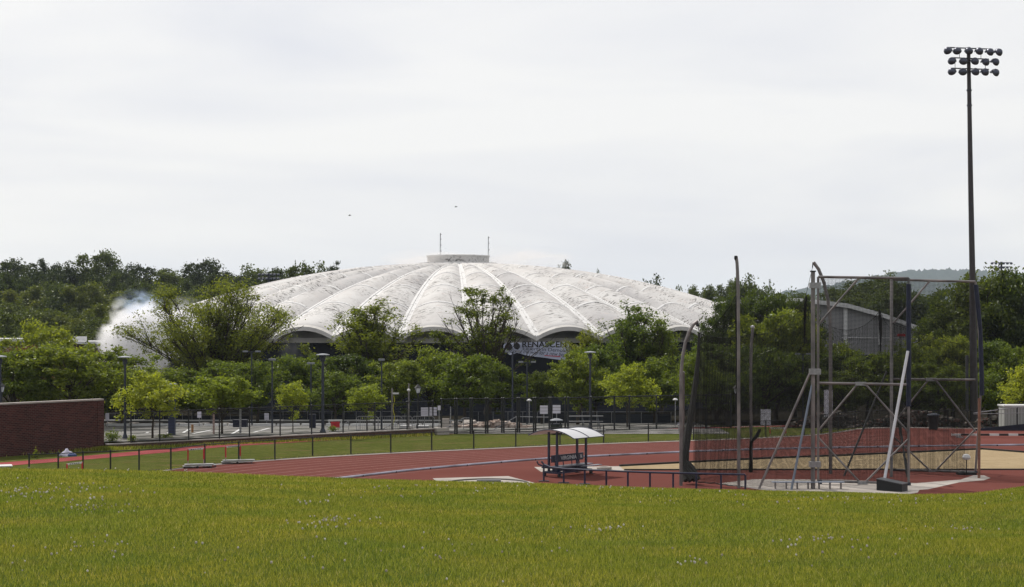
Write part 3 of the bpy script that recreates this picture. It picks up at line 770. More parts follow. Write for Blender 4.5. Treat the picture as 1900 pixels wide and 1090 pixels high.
MB().box((0, 0, 0.12), (L_, 0.3, 0.34)).build('wall_face', mat('dark_concrete', (0.085, 0.08, 0.075), 0.9, var=0.2, scale=0.8), kw)
MB().box((0, 0, 0.33), (L_, 0.34, 0.07)).build('white_top', M_white, kw)
lk = empty('parking_kerb', (PX(480, 123.5), 123.5, surf_z(-20, 123.5)), label='white precast parking kerb line across the worn lot', cat='kerb')
for i in range(15):
    MB().box((-12.6 + i * 1.86, 0, 0.1), (1.7, 0.25, 0.16)).build('kerb_block', M_white, lk)

# sandbags and stuff at the feet of the site fence
for i, x in enumerate((207, 249, 292, 335, 380, 418)):
    D0 = 128.2; p = Vector((PX(x, D0), D0, 0)); p.z = surf_z(p.x, p.y)
    MB().lathe((0, 0, 0), [(0.42, 0), (0.46, 0.06), (0.36, 0.13), (0.1, 0.17)], 10).build('sandbag', M_conc, loc=p, label=['leftmost', 'second', 'third', 'fourth', 'fifth', 'rightmost'][i] + ' pale sandbag from the left at the far site fence foot', cat='sandbag', group='sandbags along the far site fence')
    bpy.context.view_layer.objects.active = None

# ------------------------------------------------------------------ lamps
def disc_lamp(x, ytop, D, dw, label, pr=0.085, group=None, ybase=None, name='lamp_post'):
    z = surf_z(PX(x, D), D) if ybase is None else PZ(ybase, D)
    rt = empty(name, (PX(x, D), D, z), label=label, cat='lamp post', group=group)
    h = PZ(ytop, D) - z; w = dw * D / F / 2
    MB().tube([(0, 0, 0), (0, 0, h - 0.45)], [pr, pr * 0.8], 10).lathe((0, 0, 0), [(pr * 2.0, 0), (pr * 2.0, 0.06), (pr * 1.1, 0.3)], 10).build('pole', M_lamp, rt)
    MB().lathe((0, 0, h), [(w, -0.03), (w * 0.98, 0.02), (w * 0.3, 0.07), (0.02, 0.08)], 24).build('lamp_disc', mat('pale_disc', (0.24, 0.25, 0.27), 0.35, 0.3), rt)
    b = MB().lathe((0, 0, h - 0.45), [(pr * 1.5, 0), (pr * 1.7, 0.3), (pr * 0.8, 0.34)], 10)
    for a in range(4): b.tube([(0.08 * math.cos(a * 1.571 + .3), 0.08 * math.sin(a * 1.571 + .3), h - 0.35), (w * 0.6 * math.cos(a * 1.571 + .3), w * 0.6 * math.sin(a * 1.571 + .3), h - 0.03)], 0.014, 5)
    b.build('bracket', M_lamp, rt)
    return rt
def tee_lamp(x, ytop, D, hw, label, pr=0.07, heads=2, **k):
    z = surf_z(PX(x, D), D)
    rt = empty('lamp_post', (PX(x, D), D, z), label=label, cat='lamp post')
    h = PZ(ytop, D) - z; w = hw * D / F / 2
    MB().tube([(0, 0, 0), (0, 0, h)], [pr, pr * .8], 8).build('pole', M_lamp, rt)
    if heads == 2:
        MB().box((0, 0, h - 0.03), (w * 1.2, 0.06, 0.06)).build('arm', M_lamp, rt)
        for s in (-1, 1): MB().box((s * w * 0.72, 0, h), (w * 0.56, 0.34, 0.12)).build('lamp_head', mat('lamp_head_grey', (0.16, 0.17, 0.19), 0.5, 0.2), rt)
    else:
        MB().box((0, 0, h + .02), (w * 2, 0.42, 0.13)).build('lamp_head', MATS['lamp_head_grey'], rt)
disc_lamp(232, 663, 101, 26, 'tall disc topped lamp post between the brick wall and the yellow-green tree')
disc_lamp(0.5, 662, 104, 24, 'disc topped lamp post cut by the left edge above the brick wall')
disc_lamp(599, 658.5, 108, 25, 'tall disc topped lamp post nearest the middle of the parking lot', pr=0.11)
disc_lamp(1095, 654, 116, 22, 'disc topped lamp post standing right of the banner')
tee_lamp(467, 652.5, 127, 33, 'lamp post with two thin heads in front of the big spreading tree')
tee_lamp(951, 653, 121, 28, 'dark two headed lamp post in front of the banner')
tee_lamp(978, 672, 127.5, 32, 'pale two headed lamp post just right of and below the banner corner')
tee_lamp(577, 675, 127, 14, 'short far lamp post with one wide flat head among trees', heads=1)
tee_lamp(505, 668, 107.5, 12, 'slim black lamp post with a single small box head at left of the lot', heads=1, pr=0.06)
tee_lamp(708, 668.5, 112, 11, 'slim black lamp post with a single box head left of the lantern', heads=1, pr=0.06)
tee_lamp(1490, 657, 128, 27, 'two headed lamp post glimpsed through the cage netting')
# thick navy pylon with a disc
rt = empty('light_pylon', (PX(319, 104.5), 104.5, surf_z(PX(319, 104.5), 104.5)), label='thick square dark blue pylon with a small flat disc behind the yellow-green tree', cat='pylon')
h = PZ(713, 104.5) - rt.location.z
MB().box((0, 0, 1.25), (0.42, 0.36, 2.5)).build('column', mat('slate_blue_paint', (0.035, 0.042, 0.085), 0.5), rt)
MB().tube([(0, 0, 2.5), (0, 0, h)], 0.06, 8).build('neck', M_lamp, rt)
MB().lathe((0, 0, h), [(0.36, -.02), (0.34, .02), (0.05, .06)], 20).build('lamp_disc', MATS['pale_disc'], rt)
MB().box((0.16, -0.05, h - 0.3), (0.16, 0.12, 0.3)).build('red_light', M_red, rt)

def lantern(x, ytop, D, label):
    z = surf_z(PX(x, D), D); h = PZ(ytop, D) - z
    rt = empty('lantern_post', (PX(x, D), D, z), label=label, cat='lantern')
    MB().lathe((0, 0, 0), [(0.14, 0), (0.14, 0.3), (0.06, 0.5), (0.045, h - 0.95), (0.10, h - 0.55)], 10).build('pole', M_black, rt)
    MB().lathe((0, 0, h - 0.55), [(0.10, 0), (0.19, 0.36)], 6).build('lamp_glass', M_glow, rt)
    MB().lathe((0, 0, h - 0.2), [(0.27, 0), (0.24, 0.04), (0.10, 0.18), (0.03, 0.26)], 6).build('hood', M_black, rt)
    b = MB()
    for a in range(6): b.tube([(0.105 * math.cos(a * 1.047), 0.105 * math.sin(a * 1.047), h - 0.56), (0.2 * math.cos(a * 1.047), 0.2 * math.sin(a * 1.047), h - 0.18)], 0.014, 4)
    b.build('glazing_bar', M_black, rt)
lantern(775.5, 715, 113, 'old style lantern post right of the thin camera pole')
lantern(3, 712, 105, 'old style lantern at the left edge just above the brick wall')
lantern(1366, 716, 119, 'old style lantern behind the cage post under the trees')
def mushroom(x, yt, D, label):
    z = surf_z(PX(x, D), D); h = PZ(yt, D) - z
    rt = empty('path_light', (PX(x, D), D, z), label=label, cat='path light')
    MB().tube([(0, 0, 0), (0, 0, h)], 0.035, 8).build('pole', M_steel, rt)
    MB().lathe((0, 0, h), [(0.20, -0.03), (0.19, 0.02), (0.1, 0.1), (0.02, 0.12)], 16).build('cap', M_white, rt)
mushroom(982, 743.5, 122, 'small white mushroom capped light seen through the gates')
mushroom(1253, 742, 121, 'small white mushroom capped light left of the first cage post')
# poles
def pole(x, yt, D, r, m, label, extra=None, cat='pole'):
    z = surf_z(PX(x, D), D); h = PZ(yt, D) - z
    rt = empty('pole', (PX(x, D), D, z), label=label, cat=cat)
    rt.name = 'utility_pole'
    MB().tube([(0, 0, 0), (0, 0, h)], r, 8).build('shaft', m, rt)
    if extra: extra(rt, h)
    return rt
def ex_cam(rt, h):
    MB().lathe((0, -0.08, h - 0.45), [(0.02, -0.1), (0.11, -0.05), (0.11, 0.05), (0.02, 0.1)], 12).build('camera_dome', M_white, rt)
    MB().box((0, 0, 0.15), (0.3, 0.3, 0.3)).build('base', M_conc, rt)
def ex_yel(rt, h):
    MB().box((0.25, 0, h - 0.35), (0.42, 0.12, 0.1)).build('bracket_arm', M_white, rt)
    b = MB(); b.tube([(0.12 + 0.05 * math.sin(i * .9), -0.02, h - 0.5 - i * 0.17) for i in range(13)], 0.022, 5); b.build('yellow_rope', mat('yellow_rope', (0.45, 0.42, 0.03), 0.7), rt)
pole(758.5, 712, 110.5, 0.05, M_oldsteel, 'thin pale pole with a small round camera left of the lantern', ex_cam)
pole(727.5, 721, 111, 0.065, M_oldsteel, 'stout pale pole with a looped yellow rope behind the crowd barriers', ex_yel)
pole(396.5, 765, 106, 0.07, mat('pinkish_post', (0.33, 0.24, 0.22), 0.8), 'short pinkish post left of the two trunked yellow-green tree')
pole(446, 760, 107.5, 0.07, M_steel, 'short grey post right of the two trunked yellow-green tree')
pole(836, 755, 121, 0.035, M_steel, 'thin bare upright stake behind the first gate leaf')
pole(1428, 518, 215, 0.13, M_glow, 'slender pale mast rising above the dark tree right of the dome')
pole(357, 788, 109, 0.08, mat('orange_post', (0.3, 0.16, 0.07), 0.8), 'stubby orange brown bollard in the parking lot', cat='bollard')

# notice boards
def notice(x0, x1, y0, y1, D, label, legs=True, lines=2):
    z = surf_z(PX((x0 + x1) / 2, D), D); w = (x1 - x0) * D / F; hh = (y1 - y0) * D / F
    rt = empty('notice_board', (PX((x0 + x1) / 2, D), D, z), label=label, cat='notice board')
    zc = PZ((y0 + y1) / 2, D) - z
    MB().box((0, 0, zc), (w, 0.02, hh)).build('board', M_sign, rt)
    if legs: MB().box((0, 0.03, zc / 2), (0.05, 0.04, zc)).build('leg', M_steel, rt)
    b = MB()
    for k in range(lines): b.box((0, -0.012, zc + hh * (0.22 - 0.38 * k)), (w * 1.02, 0.004, 0.022))
    if lines: b.build('fence_wire_line', M_black, rt)
notice(781, 794.6, 756.5, 772, 110.6, 'left one of the pair of white notices beside the black post')
notice(797, 810.5, 756, 771.5, 110.6, 'white notice next to the black post, right one of the pair')
notice(1001.8, 1016.5, 752.8, 768.3, 110.9, 'square white notice on the gates, the one left of the bin')
notice(1025.5, 1040, 752, 767.3, 110.9, 'square white notice hanging right above the litter bin')
notice(812, 817.5, 753, 761.5, 110.2, 'small white sign on a leaning grey post at the gate edge', lines=0)
notice(490.5, 499, 767, 779.5, 127.5, 'small white notice on the far fence behind the slim lamp post', lines=0)
notice(196, 202.5, 767, 780.5, 121, 'small white sign on a post just right of the brick wall', lines=0)
notice(366, 373.5, 764, 776, 123, 'small pale sign hidden behind leaves of the yellow-green trees', lines=0)
notice(1411.5, 1430, 760, 789, 118, 'large white notice seen through the netting under the trees', lines=1)
notice(1529, 1545, 724, 775, 118.2, 'tall white panel seen through the netting beside the rear curved post', lines=0)
notice(1257, 1262, 785, 788.5, 112, 'tiny white sign low beside the first curved post', lines=0)

# ------------------------------------------------------------------ crowd barriers
def barrier(w):
    rt = empty('crowd_barrier', (0, 0, 0), cat='crowd barrier')
    r = 0.022; b = MB()
    b.tube([(-w / 2, 0, 0.12), (-w / 2, 0, 0.95), (-w / 2 + 0.12, 0, 1.06), (w / 2 - 0.12, 0, 1.06), (w / 2, 0, 0.95), (w / 2, 0, 0.12), (-w / 2, 0, 0.12)], r, 6); b.build('frame', M_steel, rt)
    b = MB(); n = int(w / 0.13)
    for i in range(1, n): b.tube([(-w / 2 + w * i / n, 0, 0.12), (-w / 2 + w * i / n, 0, 1.05)], 0.009, 4)
    b.build('infill_bars', M_steel, rt, kind='stuff')
    for s in (-1, 1): MB().tube([(s * w * 0.38, -0.3, 0.02), (s * w * 0.38, 0, 0.14), (s * w * 0.38, 0.3, 0.02)], 0.018, 5).build('foot', M_steel, rt)
    return rt
bs = [(661.5, 701, 'leftmost silver crowd barrier in the row above the retaining wall'), (702, 746, 'second silver crowd barrier from the left, behind the stout pole'), (744, 764, 'short overlapped crowd barrier at the thin camera pole'), (765, 805.5, 'rightmost silver crowd barrier beside the pair of white notices')]
br0 = None
for i, (x0, x1, lab) in enumerate(bs):
    D0 = 110.2 + (0.25 if i == 2 else 0); xc = (x0 + x1) / 2; p = (PX(xc, D0), D0, surf_z(PX(xc, D0), D0) + 0.0)
    w = (x1 - x0) * D0 / F
    if br0 is None: br0 = barrier(w); br0.location = p; setp(br0, label=lab, group='silver crowd barriers'); bw0 = w
    else: dup(br0, loc=p, scale=(w / bw0, 1, 1), label=lab, group='silver crowd barriers')
# red and white road barricade
D0 = 112.5; p = (PX(622, D0), D0, surf_z(PX(622, D0), D0)); rt = empty('road_barricade', p, R(8), label='red panelled white road barricade left of the crowd barriers', cat='barricade')
MB().box((0, 0, 0.42), (0.62, 0.05, 0.42)).build('red_panel', M_red, rt)
for s in (-1, 1):
    MB().tube([(s * 0.42, -0.25, 0), (s * 0.42, 0, 0.75)], 0.04, 6).tube([(s * 0.42, 0.25, 0), (s * 0.42, 0, 0.75)], 0.04, 6).build('leg', M_white, rt)
MB().box((0, -0.04, 0.72), (0.98, 0.05, 0.12)).build('top_board', M_white, rt)
# stair handrails
def rail(pts, D0, label, m=M_steel, r=0.03):
    P = [Vector((PX(x, D0), D0, PZ(y, D0))) for x, y in pts]; org = Vector((P[0].x, D0, surf_z(P[0].x, D0)))
    rt = empty('handrail', org, label=label, cat='handrail')
    MB().tube([q - org for q in P], r, 6).build('rail', m, rt)
    for q in (P[1], P[-1]):
        zz = surf_z(q.x, q.y); MB().tube([Vector((q.x, q.y, zz)) - org, q - org], r * .9, 6).build('post', m, rt)
rail([(818, 800), (860, 776), (874, 776)], 115, 'pale stair handrail rising behind the leftmost gate leaves')
rail([(917, 797), (958, 773.5), (1024, 774.5)], 115, 'pale stair handrail rising behind the middle gate leaves')
rail([(620, 803), (647, 781), (668, 781)], 114, 'pale sloping handrail just right of the red barricade')
rail([(706, 799), (742, 779)], 114, 'pale sloping handrail behind the crowd barriers')
# rubble and bits behind the gates
def heap(name, x, y, D0, w, h, n, m, label, cat, seed):
    r_ = random.Random(seed); z = surf_z(PX(x, D0), D0); b = MB()
    for i in range(n):
        u = r_.gauss(0, 0.35); s = r_.uniform(0.1, 0.34)
        u = max(-1, min(1, u * 1.3))
        zz = r_.uniform(0, max(0.05, h * (1 - abs(u)) ** 0.8)); ax = Matrix.Rotation(r_.uniform(0, 3), 3, 'Z') @ Matrix.Rotation(r_.uniform(-.6, .6), 3, 'X')
        b.box((u * w / 2, r_.uniform(-.5, .5), zz), (s * 1.5, s, s * 0.7), ax=ax)
    return b.build(name, m, loc=(PX(x, D0), D0, z), label=label, cat=cat, kind='stuff')
heap('rubble', 918, 795, 118.5, 5.2, 0.5, 130, mat('orange_rubble', (0.24, 0.14, 0.09), 0.95, var=0.5, scale=2, col2=(0.42, 0.36, 0.32)), 'low heap of orange and pale rubble seen through the gates', 'rubble', 1)
heap('rubble', 870, 795, 119.5, 4.0, 0.45, 90, M_conc, 'pale broken concrete heap behind the leftmost gates', 'rubble', 2)
heap('rubble', 1700, 790, 118.5, 9.5, 1.35, 420, M_stone, 'wide heap of brick and stone rubble behind the dark railing', 'rubble', 3)
heap('rubble', 1545, 790, 119.5, 7.0, 1.3, 300, M_stone, 'heap of grey rubble under the trees behind the netting', 'rubble', 4)
heap('rubble', 1850, 790, 119.5, 5.0, 1.0, 160, M_stone, 'rubble heap beside the white utility cabinet', 'rubble', 5)
# bench-like concrete blocks
for (x, y0, D0, w, h_, lab) in [(580, 790, 119, 0.45, 0.95, 'dark square bin standing by the tall lamp post in the lot'), (446, 795, 121, 1.0, 0.5, 'dark grey concrete block at the far side of the lot'), (827, 0, 118, 0.5, 0.6, 'pale concrete stub behind the first gate leaf'), (753, 0, 111.5, 0.7, 0.35, 'small white crate by the camera pole foot'), (786, 0, 111.5, 0.7, 0.35, 'small white crate behind the rightmost crowd barrier')]:
    X_ = PX(x, D0); rt = empty('block', (X_, D0, surf_z(X_, D0)), label=lab, cat='block'); rt.name = 'concrete_block'
    m_ = M_navyd if 'dark' in lab else (M_white if 'white' in lab else M_conc)
    MB().box((0, 0, h_ / 2), (w, w * .8, h_)).build('body', m_, rt); MB().box((0, 0, h_ + .03), (w * 1.08, w * .86, 0.05)).build('lid', m_, rt)
# ------------------------------------------------------------------ bins, bleachers
def bin_(x, y, D0, w, h, label, style):
    X_ = PX(x, D0); rt = empty('litter_bin', (X_, D0, surf_z(X_, D0)), label=label, cat='litter bin')
    if style == 0:
        b = MB().lathe((0, 0, 0), [(w * .4, 0), (w * .5, .08), (w * .5, h * .62)], 16); b.build('body', mat('bin_green', (0.02, 0.025, 0.02), 0.6), rt)
        for a in range(4): MB().box((w * .46 * math.cos(a * 1.57 + .78), w * .46 * math.sin(a * 1.57 + .78), h * .74), (0.09, 0.09, h * .28)).build('hood_post', M_black, rt)
        MB().lathe((0, 0, h * .86), [(w * .56, 0), (w * .5, .06), (w * .2, .13), (.02, .14)], 16).build('hood', MATS['pale_disc'], rt)
        MB().lathe((0, 0, h * .62), [(w * .53, 0), (w * .53, .04)], 16).build('rim', M_lamp, rt)
    else:
        MB().lathe((0, 0, 0.06), [(w * .34, 0), (w * .44, h * .7), (w * .5, h * .82), (w * .5, h * .86)], 14).build('body', mat('black_plastic', (0.012, 0.012, 0.014), 0.5), rt)
        MB().lathe((0, 0, 0.06 + h * .87), [(w * .54, 0), (w * .5, .06), (w * .25, .13), (.02, .14)], 14).build('lid', M_lamp, rt)
        for s in (-1, 1): MB().lathe((s * w * .3, .1, .09), [(.09, -.03), (.09, .03)], 10, ax=Matrix.Rotation(R(90), 3, 'Y')).build('wheel', M_black, rt)
bin_(1032.5, 800, 110.4, 0.82, 1.12, 'round litter bin with a domed hood behind the shelter', 0)
bin_(1732, 796, 114.8, 0.86, 1.16, 'black wheeled bin standing by the dark railing behind the cage', 1)
rt = empty('bleacher', (PX(1085, 113), 113, surf_z(PX(1085, 113), 113)), R(6), label='low aluminium bleacher with pale planks behind the shelter roof', cat='bleacher')
for i, (yy, z) in enumerate([(0.0, .35), (.4, .32), (.8, .66), (1.2, .62), (1.6, .98)]):
    MB().box((0.25 * i * 0.3, yy, z), (2.5, 0.25, 0.05)).build('plank', M_steel, rt)
for s in (-1, 0, 1): MB().tube([(s * 1.1, -.1, 0), (s * 1.1 + .1, 1.7, .92)], .03, 6).tube([(s * 1.1 + .1, 1.7, 0), (s * 1.1 + .1, 1.7, .95)], .03, 6).tube([(s * 1.1, .05, 0), (s * 1.1, .05, .33)], .03, 6).build('frame', M_lamp, rt)
MB().tube([(-1.2, -.35, 0.12), (1.4, -.35, 0.12)], .03, 6).build('foot_rail', M_white, rt)

# ------------------------------------------------------------------ hurdles
def hurdle(px0, px1, ytop, ybase, label, text_=True):
    a = GD(px0, ybase); c = GD(px1, ybase + (1 if px1 < 400 else -0.5))
    # keep the real 1.2 m width by giving the bar the depth it must have
    xw = PX(px1, a.y) - PX(px0, a.y); dy = math.sqrt(max(0.0, 1.18 ** 2 - xw * xw))
    h = PZ(ytop, a.y); az = math.atan2(dy, xw); rt = empty('hurdle', a, az, label=label, cat='hurdle'); w = 1.18
    MB().box((w / 2, 0, h - 0.04), (w, 0.03, 0.08)).build('top_board', M_white, rt)
    b = MB()
    for k in range(5): b.box((w * (0.22 + .13 * k), -0.018, h - 0.04), (0.07, 0.004, 0.045))
    b.build('printed_mark', M_ink, rt)
    for s in (0.03, w - 0.03):
        MB().box((s, 0.0, h * .68), (0.06, 0.05, h * .62)).build('red_upright', M_red, rt)
        MB().box((s, 0, h * .20), (0.035, 0.035, h * .36)).build('lower_tube', MATS['pinkish_post'], rt)
        MB().tube([(s, 0, .03), (s, -.55, .03)], 0.022, 6).build('foot', M_steel, rt)
    MB().tube([(0, 0, .04), (w, 0, .04)], 0.02, 6).build('cross_tube', M_steel, rt)
    return rt
hurdle(348, 372.5, 833.5, 868, 'red and white hurdle on the edging, nearest the red track corner')
hurdle(418, 441, 828.5, 861, 'red and white hurdle behind the low folded hurdle frame')
hurdle(123.5, 142.5, 860.5, 889, 'red and white hurdle at far left half hidden by the grass bank')
hurdle(1428, 1460, 794, 811, 'red hurdle on the lawn edge seen through the netting')
def folded(x, y, label, n=2, w=1.2):
    a = GD(x, y); rt = empty('folded_hurdle', a, R(14), label=label, cat='hurdle')
    for i in range(n):
        MB().box((0.1 * i, 0.2 * i, 0.12 + .07 * i), (w, 0.5, 0.03)).build('board', M_steel, rt)
    for s in (-1, 1): MB().tube([(s * w * .45, -.2, 0), (s * w * .45, -.2, .12), (s * w * .45, .4, .12), (s * w * .45, .4, 0)], .02, 6).build('leg', M_lamp, rt)
    MB().lathe((0.0, -0.22, .07), [(.07, -.03), (.07, .03)], 10, ax=Matrix.Rotation(R(90), 3, 'X')).build('wheel', M_black, rt)
folded(366, 869, 'folded grey hurdle lying beside the hurdle on the edging', 2, 1.5)
folded(440, 861, 'low grey folded hurdle frame with a small wheel by the track fence', 2, 1.7)
folded(388, 867, 'small folded grey frame lying low at the track corner', 1, 0.7)
a = GD(6, 880, 0); rt = empty('white_board', (a.x, a.y, 0), R(20), label='white slab like board lying on the lawn at the left edge', cat='board')
MB().box((0, 0, 0.42), (0.85, 0.9, 0.05)).build('top', M_white, rt)
for s in (-1, 1): MB().box((s * .35, 0, .2), (.05, .6, .4)).build('leg', M_steel, rt)
# white cloth bundle by the brick wall
p = GD(124, 846.5); b = MB(); vs = []; r_ = random.Random(5)
for i in range(5):
    for j in range(14):
        a = j / 14 * 6.283; rr = [0.42, 0.40, 0.26, 0.10, 0.05][i] * (1 + .25 * math.sin(a * 3 + i)); vs.append((rr * 1.15 * math.cos(a), rr * .7 * math.sin(a), [0, .1, .2, .3, .43][i]))
rt = empty('cloth_bundle', p, label='crumpled white and blue cloth bundle at the foot of the brick wall', cat='bundle')
b.add(vs, [(i * 14 + j, i * 14 + (j + 1) % 14, (i + 1) * 14 + (j + 1) % 14, (i + 1) * 14 + j) for i in range(4) for j in range(14)] + [tuple(range(56, 70))]).build('white_cloth', mat('lilac_cloth', (0.46, 0.45, 0.55), 0.8), rt, smooth=True)
MB().lathe((0.32, -.1, 0), [(.3, 0), (.26, .1), (.1, .17)], 10).build('blue_cloth', mat('blue_cloth', (0.03, 0.05, 0.12), 0.9), rt)

# ------------------------------------------------------------------ steeplechase barrier, cabinet, ramp rail
D0 = 107.3; a = Vector((PX(1765, D0), D0, 0)); rt = empty('steeplechase_barrier', a, R(-0.5), label='long black and white striped steeplechase beam on the red track', cat='barrier')
n = 15; w = PX(1793.5, D0) - PX(1765, D0); w = 0.63
for i in range(n):
    MB().box((w * (i + .5), 0, PZ(807, D0)), (w - 0.002, 0.127, 0.127)).build('beam_segment', M_white if i % 2 == 0 else M_black, rt)
for x in (0.55, 5.5): 
    MB().box((x, 0, PZ(807, D0) / 2), (0.07, 0.07, PZ(807, D0) - .12)).build('post', M_steel, rt)
    MB().box((x, 0, 0.04), (0.25, 1.1, 0.06)).build('foot', M_steel, rt)
D0 = 117.5; X0 = PX(1858.5, D0); rt = empty('utility_cabinet', (X0 + 1.7, D0, 0), label='pale grey ribbed utility cabinet with white top at the right edge', cat='cabinet')
h = PZ(753.5, D0)
MB().box((0, 0, h / 2), (3.4, 1.4, h)).build('body', mat('cabinet_grey', (0.34, 0.34, 0.33), 0.7, var=.05), rt)
MB().box((0, 0, h + .04), (3.56, 1.56, 0.09)).build('roof', M_white, rt)
for i in range(14): MB().box((-1.6 + .24 * i, -0.72, h / 2), (0.05, 0.04, h * .96)).build('rib', MATS['cabinet_grey'], rt)
D0 = 114.2; X0 = PX(1806, D0); rt = empty('ramp_railing', (X0, D0, 0), label='black picket ramp railing on a dark blue base rising to the right edge', cat='railing')
def rz_(t): return 0.12 + 0.35 * t
Lr = 5.4
MB().prism([Vector((0, -.05, -0.05)), Vector((Lr, -.05, -0.05)), Vector((Lr, -.05, rz_(1) + .2)), Vector((0, -.05, rz_(0)))], (0, .1, 0)).build('base_panel', M_navyd, rt)
for k in range(4): MB().box((Lr * (k + .3) / 4, 0, .75 + .3 * k / 4), (.07, .07, 1.5)).build('post', M_black, rt)
MB().tube([(0, 0, 1.25), (Lr, 0, 1.95)], .035, 6).build('top_rail', M_steel, rt)
MB().tube([(0, -.03, 1.18), (Lr, -.03, 1.30)], .025, 6).build('mid_rail', M_steel, rt)
for k in range(34):
    x = 1.9 + k * .104; MB().box((x, 0.03, .85 + .1 * x / Lr), (.022, .022, 1.25 + .2 * x / Lr)).build('picket', M_black, rt)

# ------------------------------------------------------------------ the team shelter bench
P0 = GD(1012, 884); u = Vector((0.77, -0.638, 0)); v = Vector((0.638, 0.77, 0)); U = Vector((0, 0, 1))
sh = empty('team_shelter', P0, label='navy framed team bench on wheels with curved white canopy roof', cat='bench shelter')
AXS = Matrix((u, v, U)).transposed()
def S(a, b_, c): return u * a + v * b_ + U * c
Lv = 2.55
def yh(x, y): return 0
for (a, b_, top) in [(0.18, 0.05, 2.20), (0.72, 0.02, 2.24), (0.30, Lv - .35, 2.24), (0.86, Lv - .35, 2.16)]:
    MB().box(S(a, b_, 0.22 + (top - .22) / 2), (0.095, 0.095, top - 0.22), ax=AXS).build('post', M_navy, sh)
# canopy: two bays of curved translucent sheet, framed in navy
def can(t, b_): # t -1..1 across
    return S(0.55 + 1.42 * t, b_, 2.33 - 0.37 * t * t * (1.0 if t > 0 else 0.85))
nn = 14; ts_ = [-1 + 2 * i / nn for i in range(nn + 1)]; bays = [(-0.25, 0.98), (1.01, 2.25)]
M_can = mat('white_canopy', (0.46, 0.46, 0.475), 0.35, var=.03, spec=0.4)
for (b0, b1) in bays:
    vs = [can(t, b0) for t in ts_] + [can(t, b1) for t in ts_] + [can(t, b0) - U * .02 for t in ts_] + [can(t, b1) - U * .02 for t in ts_]; k = nn + 1
    fs = []
    for i in range(nn): fs += [(i, i + 1, k + i + 1, k + i), (2 * k + i, 3 * k + i, 3 * k + i + 1, 2 * k + i + 1), (i, 2 * k + i, 2 * k + i + 1, i + 1), (k + i, k + i + 1, 3 * k + i + 1, 3 * k + i)]
    MB().add(vs, fs).build('canopy_sheet', M_can, sh)
for b_ in (-0.27, 0.995, 2.27): MB().tube([can(t, b_) + U * .01 for t in ts_], 0.022, 6).build('canopy_rib', M_navy, sh)
for t in (-1, 1): MB().tube([can(t, -.27), can(t, 2.27)], 0.02, 6).build('eave_bar', M_navy, sh)
# base frame
for a in (0.02, 0.95):
    MB().bar(S(a, -0.2, .22), S(a, Lv, .22), .07, .09).build('frame_rail', M_navy, sh)
for b_ in (-0.2, 1.2, Lv): MB().bar(S(0.06, b_, .22), S(0.91, b_, .22), .07, .09).build('frame_rail', M_navy, sh)
for z in (.45,): MB().bar(S(-0.05, -0.22, z), S(0.95, -0.22, z), .06, .07).build('end_bar', M_navy, sh)
for (a, b_) in [(0.02, -.1), (0.95, -.1), (0.02, Lv - .05), (0.95, Lv - .05)]:
    w_ = MB().lathe(S(a, b_, .11), [(.11, -.03), (.11, .03)], 14, ax=AXS @ Matrix.Rotation(R(90), 3, 'Y')).build('wheel', M_black, sh)
    MB().box(S(a + .08, b_, .02), (.26, .12, .03), ax=AXS).build('foot_plate', M_navyd, sh)
# seat planks
for i in range(4): MB().box(S(0.42 + .14 * i, Lv / 2 + .15, 0.50), (0.12, Lv + .1, 0.04), ax=AXS).build('seat_plank', mat('grey_seat', (0.12, 0.13, 0.16), 0.35, var=.1, spec=.6), sh)
for b_ in (.1, .8, 1.5, 2.2): MB().box(S(0.62, b_, .36), (.5, .05, .24), ax=AXS).build('seat_support', M_navy, sh)
for i in range(2): MB().box(S(1.15 + .16 * i, Lv / 2 + .9, 0.46), (0.14, Lv * .55, 0.035), ax=AXS).build('foot_plank', MATS['grey_seat'], sh)
# backrest board with lettering on the side that faces the camera
bc = S(0.30, Lv / 2 + .12, 0.86)
MB().box(bc, (0.045, Lv + .05, 0.36), ax=AXS).build('back_board', M_navy, sh)
for b_ in (.35, 1.0, 1.7, 2.3): MB().bar(S(0.36, b_, .50), S(0.33, b_, .72), .05).build('back_strut', M_navy, sh)
rotm = Matrix((v, U, v.cross(U))).transposed().to_euler()
tx = mat('white_print', (0.62, 0.62, 0.64), 0.6)
text('VIRGINIA', 0.27, bc + u * 0.026 - U * 0.09 + v * 0.08, sh, tx, rot=rotm, align='CENTER', name='lettering', bold=0.003, sx=1.15)
text('V', 0.24, bc + u * 0.026 - U * 0.07 - v * 0.92, sh, tx, rot=rotm, align='CENTER', name='emblem', bold=0.004)
text('V', 0.24, bc + u * 0.026 - U * 0.07 + v * 1.10, sh, tx, rot=rotm, align='CENTER', name='emblem', bold=0.004)
# crossed bars under each emblem
for k in (-.92, 1.10):
    MB().bar(bc + u * .028 - U * .10 + v * (k - .09), bc + u * .028 + U * .0 + v * (k + .09), .008, .012).bar(bc + u * .03 - U * .10 + v * (k + .09), bc + u * .03 + U * .0 + v * (k - .09), .008, .012).build('emblem', tx, sh)
MB().tube([S(-.1, -.55, .78), S(-.05, -.5, .62), S(.2, -.35, .52), S(.75, -.25, .50)], .04, 8).build('arm_tube', M_navy, sh)
# white ring lying on the discus pad
p = GD(1121, 871.5); n = 20
MB().tube([Vector((p.x + .33 * math.cos(i / n * 6.283), p.y + .33 * math.sin(i / n * 6.283), .09)) for i in range(n + 1)], .07, 8, caps=False).build('coiled_ring', M_conc, label='pale coiled ring lying on the concrete pad right of the bench', cat='ring')

